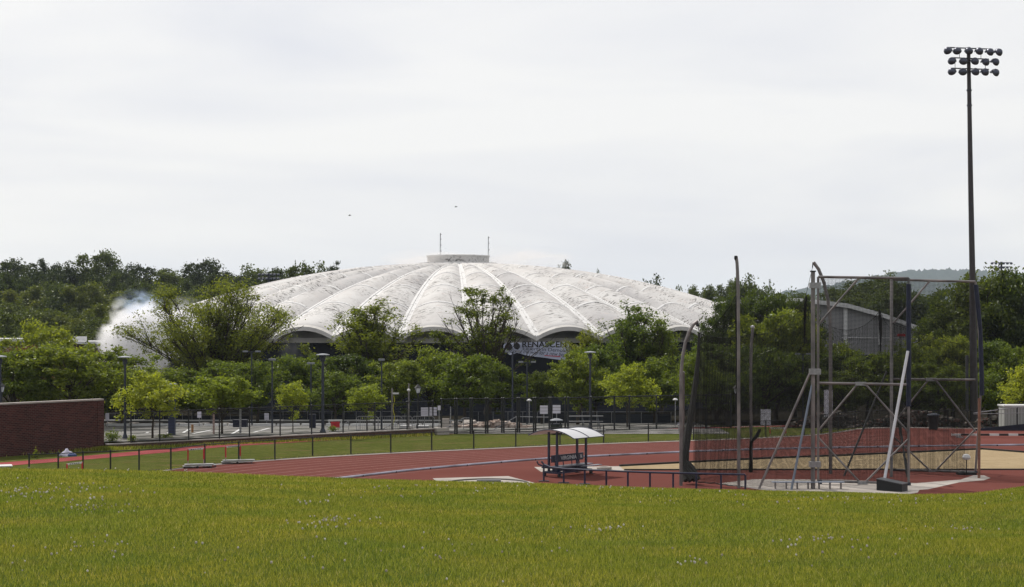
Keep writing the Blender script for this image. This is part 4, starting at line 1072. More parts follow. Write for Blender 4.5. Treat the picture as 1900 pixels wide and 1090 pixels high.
# blue rail on posts along the foot of the bank
rp = [(1009, 862, 894), (1046, 870, 897), (1085, 872, 899.5), (1125, 873.5, 902), (1165, 875.5, 904), (1206, 877, 905.5), (1249, 878, 906.5), (1292, 879, 907.5), (1338, 880, 908.5), (1383, 881, 909.5)]
pp = [GD(x, yb) for x, yt, yb in rp]; org = pp[0].copy(); br = empty('blue_rail', org, label='low navy pipe rail on short posts running from the bench to the cage', cat='rail')
tp = []
for (x, yt, yb), p in zip(rp, pp):
    h = PZ(yt, p.y); q = p - org; tp.append(q + U * h)
    MB().tube([q, q + U * (h - .02)], .045, 8).build('post', M_navy, br)
    if x < 1100: MB().box(q + U * .03, (.5, .28, .04)).build('foot_plate', M_navyd, br)
MB().tube([tp[0] + Vector((-.12, 0, .15)), tp[0], tp[0].lerp(tp[1], .3) + U * -.06] + tp[1:], .045, 8).build('rail_tube', M_navy, br)

# ------------------------------------------------------------------ the throwing cage
cg = empty('throwing_cage', GD(1508, 906), label='tall steel hammer throwing cage with black nets, curved posts and hinged gates', cat='throwing cage')
co = cg.location.copy()
def C(x, y, D): return PT(x, y, D) - co
def G0(x, y): return GD(x, y) - co
def post(x, yt, yb, r, m, bend=None, name='post'):
    g = GD(x, yb); D = g.y
    pts = [g - co, C(x, yt if not bend else bend[0][1], D)]
    if bend: pts = [g - co] + [C(bx, by, D) for bx, by in bend]
    return MB().tube(pts, r, 10).build(name, m, cg), D
# left curved post (leans to the right at the top)
_, D1 = post(1263.5, 0, 902, 0.08, M_oldsteel, [(1263.5, 740), (1264, 690), (1267, 660), (1272, 635), (1279, 615), (1287, 602), (1295, 596)], 'curved_post')
MB().tube([G0(1268.5, 895), C(1268.5, 690, 76.2)], .05, 8).build('inner_pipe', M_oldsteel, cg)
MB().tube([C(1295, 597, D1), C(1294.5, 603, D1), C(1297, 616, D1)], .018, 5).build('rope', M_net, cg)
MB().lathe(C(1294.5, 604, D1), [(.06, -.06), (.09, 0), (.05, .1)], 8).build('pulley', M_black, cg)
# second tall curved post, seen edge on
_, D2 = post(1371, 0, 906.5, 0.075, M_oldsteel, [(1370.5, 640), (1370, 560), (1369.5, 530), (1368.5, 505), (1367.5, 488), (1366, 477)], 'curved_post')
MB().lathe(C(1365.5, 479, D2), [(.06, -.1), (.09, 0), (.07, .1)], 8).build('pulley', M_black, cg)
MB().tube([C(1366, 479, D2), C(1365.8, 545, D2 + .3)], .014, 4).build('rope', M_net, cg)
# rear short posts
_, D3 = post(1394, 0, 877, 0.075, M_oldsteel, [(1393, 700), (1394, 640), (1396, 618), (1396.5, 607)], 'curved_post')
MB().lathe(C(1396.5, 606, D3), [(.11, -.06), (.11, .02), (.02, .06)], 8).build('post_cap', M_white, cg)
# rear curved post with the tip leaning left
_, D4 = post(1541, 0, 880, 0.085, M_oldsteel, [(1541, 640), (1540, 590), (1536, 555), (1529, 525), (1519, 500), (1509.5, 487)], 'curved_post')
MB().tube([C(1508.5, 487, D4), C(1507.5, 497, D4)], .03, 6).build('pulley', M_black, cg)
MB().tube([C(1507.5, 497, D4), C(1495.5, 548, D4 - .5)], .012, 4).build('rope', M_net, cg)
# main gate post with clamps
g = GD(1508.5, 908); D5 = g.y
MB().tube([g - co, C(1508.5, 505, D5)], .095, 10).build('post', M_oldsteel, cg)
for y in (530, 690, 862): MB().box(C(1512, y, D5 - .05), (.5, .3, .26)).build('clamp', M_steel, cg)
MB().lathe(C(1508.5, 505, D5), [(.14, 0), (.14, .06)], 10).build('post_cap', M_black, cg)
for (x0, y0, x1, y1, m_, r_) in [(1505, 688, 1408, 908, M_oldsteel, .055), (1507.5, 711, 1468, 911, mat('blue_steel', (.17, .20, .25), .5, .5), .055)]:
    MB().tube([C(x0, y0, D5), G0(x1, y1) if y1 < 909 else C(x1, y1, 73.6)], r_, 8).build('brace', m_, cg)
# hinged gates: frame tubes, diagonals, net, padding
def gate(x0, x1, yt0, yt1, ym0, ym1, yb0, yb1, Da, Db, pad, zig, lean=0, feet=True):
    f = lambda t, y0, y1: C(x0 + (x1 - x0) * t + 0, y0 + (y1 - y0) * t, Da + (Db - Da) * t)
    T = lambda t: f(t, yt0, yt1); Mi = lambda t: f(t, ym0, ym1); B = lambda t: f(t, yb0, yb1)
    m = M_oldsteel; r = .06
    gt = MB().tube([T(0), T(1)], r, 8).build('gate_frame', m, cg)
    def sub(nm, pts, rr=r, mm=m): return MB().tube(pts, rr, 8).build(nm, mm, gt)
    sub('upright', [B(0), T(0)]); sub('upright', [B(1) + Vector((lean * .0, 0, 0)), Mi(1) + Vector((lean, 0, 0)), T(1)] if lean else [B(1), T(1)])
    sub('mid_rail', [Mi(0), Mi(1)]); sub('bottom_rail', [B(0), B(1)])
    sd = lambda t, y: f(t, y, y + (yt1 - yt0))
    sub('diagonal', [T(.455), sd(0, 603)], .045)
    sub('diagonal', [Mi(.44), sd(0, zig[0])], .045); sub('diagonal', [Mi(.52), sd(1, zig[1])], .045)
    sub('diagonal', [sd(0, zig[2]), B(.46)], .045); sub('diagonal', [sd(1, zig[3]), B(.52)], .045)
    MB().box(Mi(.47), (.5, .14, .16)).build('bracket', M_steel, gt)
    MB().box(B(.49) + Vector((0, 0, -.02)), (.45, .16, .14)).build('bracket', M_steel, gt)
    # net: straight wires strung in the frame
    b = MB(); W_ = (T(1) - T(0)).length; n = int(W_ / .062); wr = .0064
    off = Vector((0, .07, 0))
    for i in range(n + 1):
        t = i / n; a, c = T(t) + off, B(t) + off; jit = Vector((rng.uniform(-.008, .008), 0, 0))
        b.add([a + Vector((wr, 0, 0)), c + jit + Vector((wr, 0, 0)), c + jit - Vector((wr, 0, 0)), a - Vector((wr, 0, 0))], [(0, 1, 2, 3)])
    n = int((T(0) - B(0)).length / .062)
    for i in range(n + 1):
        s = i / n; a, c = T(0).lerp(B(0), s) + off, T(1).lerp(B(1), s) + off; wv = Vector((0, 0, wr)); sg = Vector((0, 0, -.05 * math.sin(s * 9) ** 2))
        md = a.lerp(c, .5) + sg
        b.add([a + wv, md + wv, md - wv, a - wv], [(0, 1, 2, 3)]); b.add([md + wv, c + wv, c - wv, md - wv], [(0, 1, 2, 3)])
    b.build('net', M_net, gt, kind='stuff')
    x_ = x1; 
    MB().tube([sd(1, pad[0]), sd(1, pad[1])] if not lean else [T(1) + Vector((.02, 0, -.15)), (T(1) + Mi(1)) / 2 + Vector((lean * .75, 0, 0)), Mi(1) + Vector((lean, 0, -.1)), Mi(1) + Vector((lean, 0, -.8))], .115, 10).build('padding', M_navy if False else mat('navy_padding', (.012, .016, .035), .6, var=.3), gt)
    for t in (0.02, 1.0): MB().box(B(t) + Vector((0, 0, -.12)), (.16, .2, .35)).build('gate_foot', M_lamp, gt)
    return gt
gate(1518, 1686, 514, 516.5, 711, 714, 893, 897.5, 76.2, 75.6, (525, 752), (800, 800, 812, 812))
gate(1655, 1810, 519, 523, 704, 705, 872, 876, 83.0, 82.0, (530, 740), (790, 797, 808, 793), lean=.32)
MB().tube([G0(1816.5, 888), C(1817, 740, D3 - 1.5)], .07, 8).build('post', M_rust, cg)
MB().tube([G0(1654, 886), C(1654, 515, 82.9)], .075, 8).build('post', M_oldsteel, cg)
# braces behind and the bright brace in front of the gate
MB().tube([C(1684.5, 652, 75.4), C(1638, 907, 73.9)], .07, 10).build('brace', mat('bright_galvanised', (.50, .50, .53), .4, .3, var=.08), cg)
MB().tube([C(1645, 690, 82.9), C(1566, 884, 80.3)], .05, 8).build('brace', M_black, cg)
MB().tube([C(1668, 792, 82.9), C(1684, 872, 81.2)], .045, 8).build('brace', M_black, cg)
MB().bar(C(1668, 775, 82), C(1684, 890, 79.5), .08).build('brace', M_black, cg)
# small things at the feet
MB().box(C(1793, 880, 81), (.9, .5, .22)).box(C(1786, 884, 81), (.14, .14, .5)).build('hinge_block', M_black, cg)
# draped nets
def net(pts, name, cell=.062, folds=.10, m=M_net, seed=1, bot=None, wr=.005):
    """pts: list of (x_top, y_top, x_bottom, y_bottom, D, sag_to_next_px); wires follow a sagging drape"""
    r_ = np.random.default_rng(seed); cols = []
    for i in range(len(pts) - 1):
        a, c = pts[i], pts[i + 1]
        wlen = math.hypot(PX(c[2], c[4]) - PX(a[2], a[4]), c[4] - a[4]); n = max(4, int(wlen * 1.12 / cell))
        for k in range(n + (1 if i == len(pts) - 2 else 0)):
            t = k / n
            tb = t
            tt = t + a[6] * (4 * t * (1 - t)) * (0.5 - t) * -1.0     # gather the tops towards the hanging points
            xt = a[0] + (c[0] - a[0]) * tt; yt = a[1] + (c[1] - a[1]) * tt + a[5] * (4 * tt * (1 - tt)) ** .8
            xb = a[2] + (c[2] - a[2]) * tb; yb = a[3] + (c[3] - a[3]) * tb; D = a[4] + (c[4] - a[4]) * tb
            ph = i * 40 + k
            cols.append((C(xt, yt, D), C(xb, yb, D), math.sin(ph * .55) * folds + math.sin(ph * .21 + 2) * folds * .6))
    H = max((c[0] - c[1]).length for c in cols); nr = int(H / cell); n = len(cols)
    G = np.zeros((n, nr + 1, 3))
    for i, (t, b_, fo) in enumerate(cols):
        for j in range(nr + 1):
            s = j / nr; p = t.lerp(b_, s); G[i, j] = (p.x + fo * .4 * s, p.y + fo * (.3 + .7 * s) * 2.0, p.z)
    b = MB()
    V = []; Fq = []
    def add(P, off):
        k = len(P); base_ = sum(len(v) for v in V); A = P + off; B = P - off; V.append(np.concatenate([A, B]))
        i = np.arange(k - 1); Fq.append(np.stack([i, i + 1, i + 1 + k, i + k], 1) + base_)
    for i in range(n): add(G[i, ::3] if nr % 3 == 0 else np.concatenate([G[i, ::3], G[i, -1:]]), np.array([wr, 0, 0]))
    for j in range(nr + 1): add(G[:, j], np.array([0, 0, wr]))
    me = np_mesh(name, np.concatenate(V), np.concatenate(Fq))
    o = link_mesh(name, me, m, cg); o['kind'] = 'stuff'
    # rope along the head of the net
    MB().tube([Vector(G[i, 0]) for i in range(0, n, 2)], .014, 4).build('head_rope', M_net, cg)
    MB().tube([Vector(G[i, -1]) for i in range(0, n, 2)], .035, 5).build('foot_rope', M_net, cg)
    return o
# near side: from the left post across to the gate post
net([(1297, 617, 1284, 893, 77.5, 16, .0), (1366, 546, 1370, 903, 75.2, 42, .35), (1496, 549, 1496, 905, 75.2, 6, .3), (1514, 600, 1514, 905, 75.4, 0, 0)], 'near_net', seed=2, wr=.0056)
# far side
net([(1297, 617, 1288, 880, 78.5, 10, 0), (1396, 618, 1395, 880, 82.4, 20, .2), (1495, 560, 1541, 882, 81.5, 45, .3), (1632, 575, 1632, 884, 81.8, 6, .3), (1657, 612, 1656, 884, 82.2, 0, 0)], 'far_net', seed=3, wr=.0048)
net([(1656, 600, 1656, 886, 81.5, 4, 0), (1790, 640, 1790, 888, 80.6, 0, 0)], 'foot_net', seed=4)
# bundled net gathered at the left post: a hanging twisted drape
def bundle(pts, name, m=M_net):
    b = MB(); r_ = random.Random(9)
    for s in range(7):
        P = []; R_ = []
        for k, (x, y, D, w) in enumerate(pts):
            ph = s * .9 + k * .5
            P.append(C(x, y, D) + Vector((w * .5 * math.cos(ph), w * .4 * math.sin(ph), 0))); R_.append(w * .30)
        b.tube(P, R_, 7)
    return b.build(name, m, cg, kind='stuff')
bundle([(1297, 618, 77, .06), (1296, 650, 77, .10), (1292, 700, 76.8, .16), (1285, 750, 76.6, .19), (1277, 800, 76.4, .24), (1271, 835, 76.2, .26), (1270, 855, 76.2, .28), (1276, 868, 76.2, .42), (1280, 880, 76.1, .5), (1284, 891, 76, .55)], 'gathered_net', mat('net_bundle', (.030, .030, .028), .95, var=.4, scale=14, stretch=(3, 3, .4)))
bundle([(1366, 546, 75.5, .04), (1366, 600, 75.5, .05), (1366.5, 680, 75.5, .03), (1367, 760, 75.5, .03)], 'gathered_net')
bundle([(1496, 549, 75.6, .03), (1494, 572, 75.6, .10), (1493, 600, 75.6, .07), (1493, 640, 75.6, .02)], 'gathered_net')
bundle([(1632, 575, 81.8, .03), (1633, 592, 81.8, .12), (1634, 620, 81.8, .09), (1634, 655, 81.8, .02)], 'gathered_net')
bundle([(1410, 797, 82.3, .10), (1404, 810, 82.3, .14), (1394, 820, 82.3, .12), (1393, 840, 82.3, .10), (1393, 878, 82.3, .14)], 'gathered_net')
# the dark weight box, slatted bench, marker
p = GD(1665, 915.5); rt = empty('weight_box', (p.x, p.y + 1.0, 0), R(-35), label='black wedge shaped weight box at the foot of the white brace', cat='box')
MB().prism([Vector((-.6, -.35, 0)), Vector((.6, -.35, 0)), Vector((.6, -.35, .34)), Vector((-.6, -.35, .52))], (0, .7, 0)).build('body', mat('box_black', (.006, .007, .009), .5, spec=.4), rt)
MB().prism([Vector((-.62, -.37, .525)), Vector((.62, -.37, .345)), Vector((.62, -.37, .375)), Vector((-.62, -.37, .555))], (0, .74, 0)).build('lid', mat('box_lid', (.06, .063, .07), .4, spec=.6), rt)
p = GD(1500, 908.5); rt = empty('slat_bench', (p.x, p.y, 0), label='long thin blue grey bench on short legs between cage posts', cat='bench')
for i in range(2): MB().box((0, .17 * i, .33), (3.3, .14, .035)).build('plank', mat('blue_grey_plank', (.20, .23, .29), .4, var=.1), rt)
for k in range(7): MB().box((-1.5 + .5 * k, .08, .155), (.04, .26, .31)).build('leg', M_oldsteel, rt)
p = GD(1793, 883); rt = empty('sector_marker', p, label='white round topped marker on a thin dark stake inside the cage', cat='marker')
h = PZ(849, p.y); MB().tube([(0, 0, 0), (0, 0, h)], .03, 6).build('stake', M_black, rt)
MB().lathe((0, 0, h), [(.05, -.13), (.16, -.10), (.21, 0), (.16, .12), (.04, .17)], 14).build('marker_head', M_white, rt)

# ------------------------------------------------------------------ floodlights
M_visor = mat('visor_grey', (.055, .06, .085), .35, .5, var=.1, spec=.5)
M_bowl = mat('amber_glass', (.10, .035, .02), .15, var=.3, spec=.7)
DF = 125.0
fl = empty('floodlight_pole', (PX(1808, DF), DF, 0), label='very tall dark floodlight pole with three rows of sixteen lamps', cat='floodlight')
fo = fl.location.copy()
def FP(x, y, dy=0): return PT(x, y, DF) - fo + Vector((0, dy, 0))
MB().tube([Vector((0, 0, 0)), FP(1806.5, 700), FP(1804.5, 520), FP(1801, 340), FP(1798.5, 180), FP(1797, 88)], [.34, .31, .235, .20, .165, .14], 12).build('pole', mat('pole_steel', (.045, .04, .043), .5, .4, var=.15), fl)
MB().tube([FP(1793.5, 765, -.1), FP(1793.5, 660, -.1)], .12, 8).build('conduit_box', mat('pole_box', (.05, .05, .06), .6), fl)
for y in (380, 196, 168): MB().lathe(FP(1797 + (y - 88) * .016, y), [(.21, -.05), (.21, .05)], 12).build('collar', M_lamp, fl)
rows = [(89, 91.5, 1757, 1842, [(1756, 97, -32), (1773, 97.5, -18), (1794.5, 97.5, -4), (1813.5, 98, 10), (1833, 99.5, 24), (1849, 100, 34)]),
        (108, 110, 1765, 1835, [(1763.5, 116, -26), (1784.5, 116.5, -8), (1805.5, 116.5, 6), (1825, 118, 22), (1843, 118, 34)]),
        (127.5, 129, 1765, 1835, [(1763.5, 135.5, -26), (1783.5, 136, -10), (1806.5, 136, 6), (1824, 136.5, 14), (1843, 137.5, 36)])]
vb = MB(); R0 = .33
# lamp: round bowl tilted down, half dome visor over it
tilt = Matrix.Rotation(R(62), 3, 'X')
prof = [(.03, .34), (.15, .31), (.26, .2), (.31, .08), (.32, 0)]
bow = MB().lathe((0, 0, 0), prof, 18, ax=tilt).mesh('lamp_head', True); bow.materials.append(M_visor)
gl = MB().lathe((0, 0, 0), [(.31, -.005), (.28, -.05), (.15, -.10), (.02, -.12)], 18, ax=tilt).mesh('lens', True); gl.materials.append(M_bowl)
vs = []; fs = []; n = 14
for i in range(n + 1):
    a = math.pi * i / n
    for (r, z) in ((.335, .05), (.34, -.12), (.33, -.30), (.30, -.34), (.32, -.12), (.315, .03)):
        q = tilt @ Vector((r * math.cos(a), r * math.sin(a) * 1.0, z * (.35 + .65 * math.sin(a)))); vs.append(q)
for i in range(n):
    for j in range(5): fs.append((i * 6 + j, i * 6 + j + 1, (i + 1) * 6 + j + 1, (i + 1) * 6 + j))
vi = MB().add(vs, fs).mesh('visor', True); vi.materials.append(M_visor)
for (ya, yb, xa, xb, lamps) in rows:
    MB().tube([FP(xa, ya, -.15), FP(xb, yb, .05)], .05, 6).build('crossarm', M_lamp, fl)
    for (x, y, rz) in lamps:
        o = link_mesh('lamp_head', bow, None, fl, FP(x, y, -.45)); o.rotation_euler = (0, 0, R(rz))
        link_mesh('lens', gl, None, o); link_mesh('visor', vi, None, o)
for x, y0, y1 in ((1779.5, 89, 108), (1819.5, 91, 109), (1771.5, 109, 128), (1827.5, 110, 128)): MB().tube([FP(x, y0, -.1), FP(x, y1, -.1)], .022, 5).build('tie_rod', M_lamp, fl)
# far small floodlights
def far_flood(x, ytop, D, label, sc_=1.0):
    z = float(ground_z(PX(x, D), D)); rt = empty('floodlight_pole', (PX(x, D), D, z), label=label, cat='floodlight', group='far floodlight banks above the trees'); h = PZ(ytop, D) - z
    MB().tube([(0, 0, 0), (0, 0, h)], [.35, .2], 8).build('pole', M_lamp, rt)
    for r_i in range(2):
        zz = h - .15 - r_i * .85 * sc_
        MB().tube([(-1.95 * sc_, 0, zz), (1.95 * sc_, 0, zz)], .06, 5).build('crossarm', M_lamp, rt)
        for k in range(6): MB().lathe((sc_ * (-1.95 + .78 * k), -.2, zz - .25 * sc_), [(.05, .3), (.26, .2), (.33, 0), (.22, -.15), (.02, -.2)], 10).build('lamp_head', M_visor, rt)
far_flood(1858, 486, 330, 'small far floodlight bank above the dark trees at the right edge')
far_flood(499, 507, 330, 'small far floodlight bank half hidden in hill trees left of the dome')
# ------------------------------------------------------------------ trees
def tree_proto(name, H, Wd, fork, kind, seed, nleaf, ls, nl=9, ns=9, rc=0.55, base_frac=None, squash=1.0, bare=0.0, tw=None, taper=0.0, fillc=.5, fr=(.45, .98)):
    """returns (trunk mesh, crown mesh): tapered trunk and limbs, leaves scattered in clumps along the outer twigs"""
    r_ = np.random.default_rng(seed); b = MB(); tips = []
    cb = base_frac if base_frac is not None else fork
    zc = (cb * H + H) / 2; hz = (H - cb * H) / 2; hx = Wd / 2
    tr = H * 0.018 + .05 if tw is None else tw
    ph0 = r_.uniform(0, 6.28)
    def lump(d): return 1 + .13 * math.sin(3 * math.atan2(d[1], d[0]) + ph0) + .10 * math.sin(5 * math.atan2(d[1], d[0]) + 4 * d[2] + ph0 * 2) + .08 * math.sin(7 * d[2] + ph0)
    def env(d):
        d = d / np.linalg.norm(d); tp = 1 - taper * max(0, d[2] + .1); return np.array([d[0] * hx * tp, d[1] * hx * tp, d[2] * hz]) * lump(d)
    top = np.array([r_.normal() * .05 * H, r_.normal() * .05 * H, H * (.8 if kind != 'cone' else .97)])
    tpts = [np.array([0, 0, -0.3]), np.array([0, 0, fork * H * .5]), np.array([.02 * H * r_.normal(), .02 * H * r_.normal(), fork * H]), top * .6 + np.array([0, 0, fork * H]) * .3, top]
    b.tube(tpts, [tr * 1.25, tr, tr * .8, tr * .45, tr * .1], 8)
    for i in range(nl):
        az = i * 2.4 + r_.uniform(-.4, .4); el = (i + .5) / nl
        if kind == 'vase':
            elev = R(-4) + R(88) * ((i * 7) % nl) / nl + r_.uniform(-.1, .1); st = fork * H * r_.uniform(.75, 1.1)
        elif kind == 'cone':
            elev = R(15) + R(40) * el; st = H * (cb + (0.93 - cb) * el)
        else:
            elev = R(-12) + R(85) * el; st = fork * H + (H * .55 - fork * H) * el * r_.uniform(.6, 1)
        d = np.array([math.cos(az) * math.cos(elev), math.sin(az) * math.cos(elev), math.sin(elev)])
        if kind == 'cone':
            rad = hx * (1 - el) ** .75 * r_.uniform(.8, 1.05) + .1; e = np.array([math.cos(az) * rad, math.sin(az) * rad, st + rad * .25])
        else: e = np.array([0, 0, zc]) + env(d) * r_.uniform(.84, .97)
        s0 = np.array([0, 0, st]); mid = (s0 + e) / 2
        mid = mid + (np.array([-d[0] * hx * .12, -d[1] * hx * .12, H * .05]) if kind == 'vase' else np.array([0, 0, H * .03])) + r_.normal(size=3) * .02 * H
        q = [s0 * (1 - t) ** 2 + mid * 2 * t * (1 - t) + e * t * t for t in np.linspace(0, 1, 7)]
        lr = tr * r_.uniform(.38, .55); b.tube(q, [lr * (1 - .88 * t) for t in np.linspace(0, 1, 7)], 5)
        isb = r_.random() < bare
        for k in range(ns):
            t = r_.uniform(.22 if kind == 'vase' else .3, 1.0); p = s0 * (1 - t) ** 2 + mid * 2 * t * (1 - t) + e * t * t
            tg = (e - s0) / np.linalg.norm(e - s0); rd = r_.normal(size=3); rd /= np.linalg.norm(rd)
            dd = tg * (1.0 if kind == 'vase' else .55) + rd * (.55 if kind == 'vase' else .9) + np.array([0, 0, .35 if kind == 'vase' else .12]); dd /= np.linalg.norm(dd)
            ln = hx * r_.uniform(.22, .5) * (1.0 if kind != 'cone' else .5)
            ee = p + dd * ln
            rel = (ee - np.array([0, 0, zc])) / np.array([hx, hx, hz]); m_ = np.linalg.norm(rel) / lump(rel)
            if m_ > 1.04 and kind != 'cone': ee = np.array([0, 0, zc]) + (ee - np.array([0, 0, zc])) * 1.04 / m_
            b.tube([p, (p + ee) / 2 + np.array([0, 0, .03 * ln]), ee], [lr * .28, lr * .18, lr * .05 + .004], 4, caps=False)
            if isb:
                for _ in range(2):
                    e2 = ee + dd * ln * .4 + r_.normal(size=3) * ln * .16; b.tube([ee, e2], [lr * .08 + .004, .004], 3, caps=False)
                if r_.random() < .75: continue
            tips.append((p * .35 + ee * .65, ee, dd))
    # inner filling clumps
    if kind == 'round':
        for _ in range(int(nl * ns * fillc)):
            d = r_.normal(size=3); d /= np.linalg.norm(d)
            c = np.array([0, 0, zc]) + env(d) * r_.uniform(*fr); tips.append((c, c, d))
    T0 = np.array([t[0] for t in tips]); T1 = np.array([t[1] for t in tips]); n = len(tips)
    idx = r_.integers(0, n, nleaf); tt = r_.random((nleaf, 1)); csz = r_.uniform(.6, 1.3, n)[idx][:, None]
    g = r_.normal(size=(nleaf, 3)) * rc * csz * np.array([1, 1, .62 * squash])
    c = T0[idx] * (1 - tt) + T1[idx] * tt + g
    nrm = r_.normal(size=(nleaf, 3)) + np.array([0, 0, .9]); nrm /= np.linalg.norm(nrm, axis=1)[:, None]
    a = np.cross(nrm, r_.normal(size=(nleaf, 3))); a /= np.linalg.norm(a, axis=1)[:, None]; bb = np.cross(nrm, a)
    s = (ls * r_.uniform(.6, 1.35, (nleaf, 1)))
    V = np.stack([c + a * s, c + bb * s * .5, c - a * s, c - bb * s * .5], 1).reshape(-1, 3)
    me = np_mesh('crown', V, np.arange(nleaf * 4).reshape(-1, 4))
    me['w'] = float((np.percentile(c[:, 0], 98.5) - np.percentile(c[:, 0], 1.5) + np.percentile(c[:, 1], 98.5) - np.percentile(c[:, 1], 1.5)) / 2); me['h'] = float(np.percentile(c[:, 2], 99.7))
    return b.mesh('trunk', True), me

LM = {
 'dark': leaf_mat('leaf_dark', (.024, .038, .009), (.060, .086, .016)),
 'mid': leaf_mat('leaf_mid', (.044, .068, .012), (.112, .148, .024)),
 'olive': leaf_mat('leaf_olive', (.066, .088, .014), (.128, .152, .024)),
 'light': leaf_mat('leaf_light', (.064, .092, .013), (.132, .166, .026)),
 'lime': leaf_mat('leaf_lime', (.110, .145, .016), (.215, .250, .034)),
 'purple': leaf_mat('leaf_purple', (.040, .022, .016), (.085, .040, .026)),
 'hill': leaf_mat('leaf_hill', (.026, .040, .010), (.064, .086, .016), .34),
 'hillmid': leaf_mat('leaf_hillmid', (.042, .058, .011), (.094, .114, .019), .36),
 'hilldark': leaf_mat('leaf_hilldark', (.016, .026, .010), (.034, .048, .013), .28),
}
#  name: (H, W, fork, kind, seed, nleaf, leafsize, nl, ns, rc, extra)
PR = {}
def proto(key, *a, **k): PR[key] = (a, *tree_proto(key, *a, **k))
proto('roundA', 7.0, 7.6, .22, 'round', 1, 16000, .125, 12, 6, .27, base_frac=.25, fillc=.8, fr=(.65, .97))
proto('roundB', 7.5, 7.0, .24, 'round', 2, 16000, .125, 11, 6, .28, base_frac=.25, fillc=.8, fr=(.65, .97))
proto('roundC', 6.5, 7.5, .22, 'round', 3, 16000, .125, 13, 5, .27, base_frac=.22, fillc=.8, fr=(.65, .97))
proto('vaseA', 12.5, 14.5, .20, 'vase', 5, 36000, .10, 36, 16, .34, base_frac=.17, squash=.8)
proto('vaseB', 11.5, 8.6, .22, 'vase', 6, 18000, .10, 24, 13, .25, base_frac=.14, squash=.8, taper=.5)
proto('vaseC', 12.5, 8.2, .20, 'vase', 8, 10500, .10, 24, 12, .22, base_frac=.18, squash=.9, bare=.42)
proto('vaseD', 10.5, 7.5, .22, 'vase', 9, 16000, .105, 22, 13, .26, base_frac=.12, taper=.25)
proto('young', 4.2, 4.0, .30, 'round', 11, 7000, .085, 12, 7, .19, base_frac=.26, tw=.06, taper=.3, fillc=.7, fr=(.5, .97))
proto('youngB', 3.9, 2.6, .36, 'round', 12, 3600, .08, 10, 6, .15, base_frac=.34, tw=.04, fillc=.6, fr=(.5, .97))
proto('youngC', 4.1, 4.0, .30, 'vase', 19, 7500, .085, 16, 10, .17, base_frac=.30, tw=.06)
proto('bigdark', 12.5, 10, .2, 'round', 14, 26000, .155, 16, 8, .42, base_frac=.05, fillc=1.2, fr=(.7, .96))
proto('cone', 12.0, 6.0, .06, 'cone', 15, 14000, .15, 34, 8, .28, base_frac=.05)
proto('hillA', 15, 13, .2, 'round', 21, 9000, .30, 11, 5, .62, base_frac=.10, fillc=1.6, fr=(.72, .95))
proto('hillB', 15, 11, .2, 'round', 22, 9000, .30, 10, 5, .62, base_frac=.15, fillc=1.7, fr=(.7, .95))
proto('hillC', 16, 12, .25, 'vase', 23, 7500, .28, 18, 9, .6, base_frac=.12)
proto('pine', 15, 8, .45, 'round', 24, 3000, .32, 9, 6, .7, base_frac=.5, squash=.4)
TREES = {}
def tree(key, lm, x, ytop, w, D, label, group=None, ybot=None, name='tree', rz=None):
    a, tm, cm = PR[key]
    H0, W0 = cm['h'], cm['w']
    X_ = PX(x, D); z = surf_z(X_, D) if ybot is None else PZ(ybot, D)
    H = PZ(ytop, D) - z; Wd = w * D / F
    k = (key, lm)
    if k not in TREES:
        c2 = cm.copy(); c2.materials.append(LM[lm]); t2 = tm
        if len(t2.materials) == 0: t2.materials.append(M_barkd if key in ('bigdark', 'cone', 'hillA', 'hillB', 'hillC') else M_bark)
        TREES[k] = (t2, c2)
    t2, c2 = TREES[k]
    rt = empty(name, (X_, D, z), (rng.uniform(0, 6.28) if rz is None else rz), label=label, cat='tree', group=group)
    rt.scale = (Wd / W0, Wd / W0, H / H0 / 1.0)
    link_mesh('trunk', t2, None, rt); link_mesh('crown', c2, None, rt)
    return rt
yg = 'young yellow-green trees by the low wall'
tree('young', 'lime', 283, 690, 116, 101.5, 'round young yellow-green tree beside the thick blue pylon', yg, ybot=813)
tree('youngC', 'lime', 412, 699, 112, 106.5, 'spreading young yellow-green tree left of the slim lamp post', yg, ybot=806)
tree('youngB', 'lime', 543.5, 708, 52, 109, 'narrow young yellow-green tree left of the tall middle lamp post', yg)
tree('youngB', 'lime', 681, 714, 64, 111, 'small young yellow-green tree behind the crowd barriers', yg)
tree('young', 'lime', 1164, 677, 96, 121, 'bright yellow-green tree right of the disc topped lamp post', yg)
tree('young', 'light', 1290, 655, 90, 126, 'pale green young tree behind the first curved cage post', yg)
tree('young', 'lime', 1900, 682, 84, 121, 'bright yellow-green tree cut by the right edge above the cabinet', yg)
g2 = 'leafy trees in front of the arena'
tree('vaseA', 'olive', 400, 522, 276, 150, 'big spreading olive green tree left of the dome', g2)
tree('vaseB', 'olive', 684, 560, 168, 148, 'tapering olive tree in front of the dome left of centre', g2)
tree('vaseC', 'olive', 905, 534, 156, 142, 'upright tree with bare twigs in front of the dome centre', g2, rz=2.4)
tree('vaseD', 'mid', 1172, 568, 150, 152, 'airy tree in front of the dome right of the banner', g2)
tree('vaseD', 'mid', 1228, 592, 88, 150, 'smaller airy tree just right of the airy one before the dome', g2)
tree('vaseD', 'olive', 1092, 612, 76, 150, 'low airy tree touching the right end of the banner', g2)
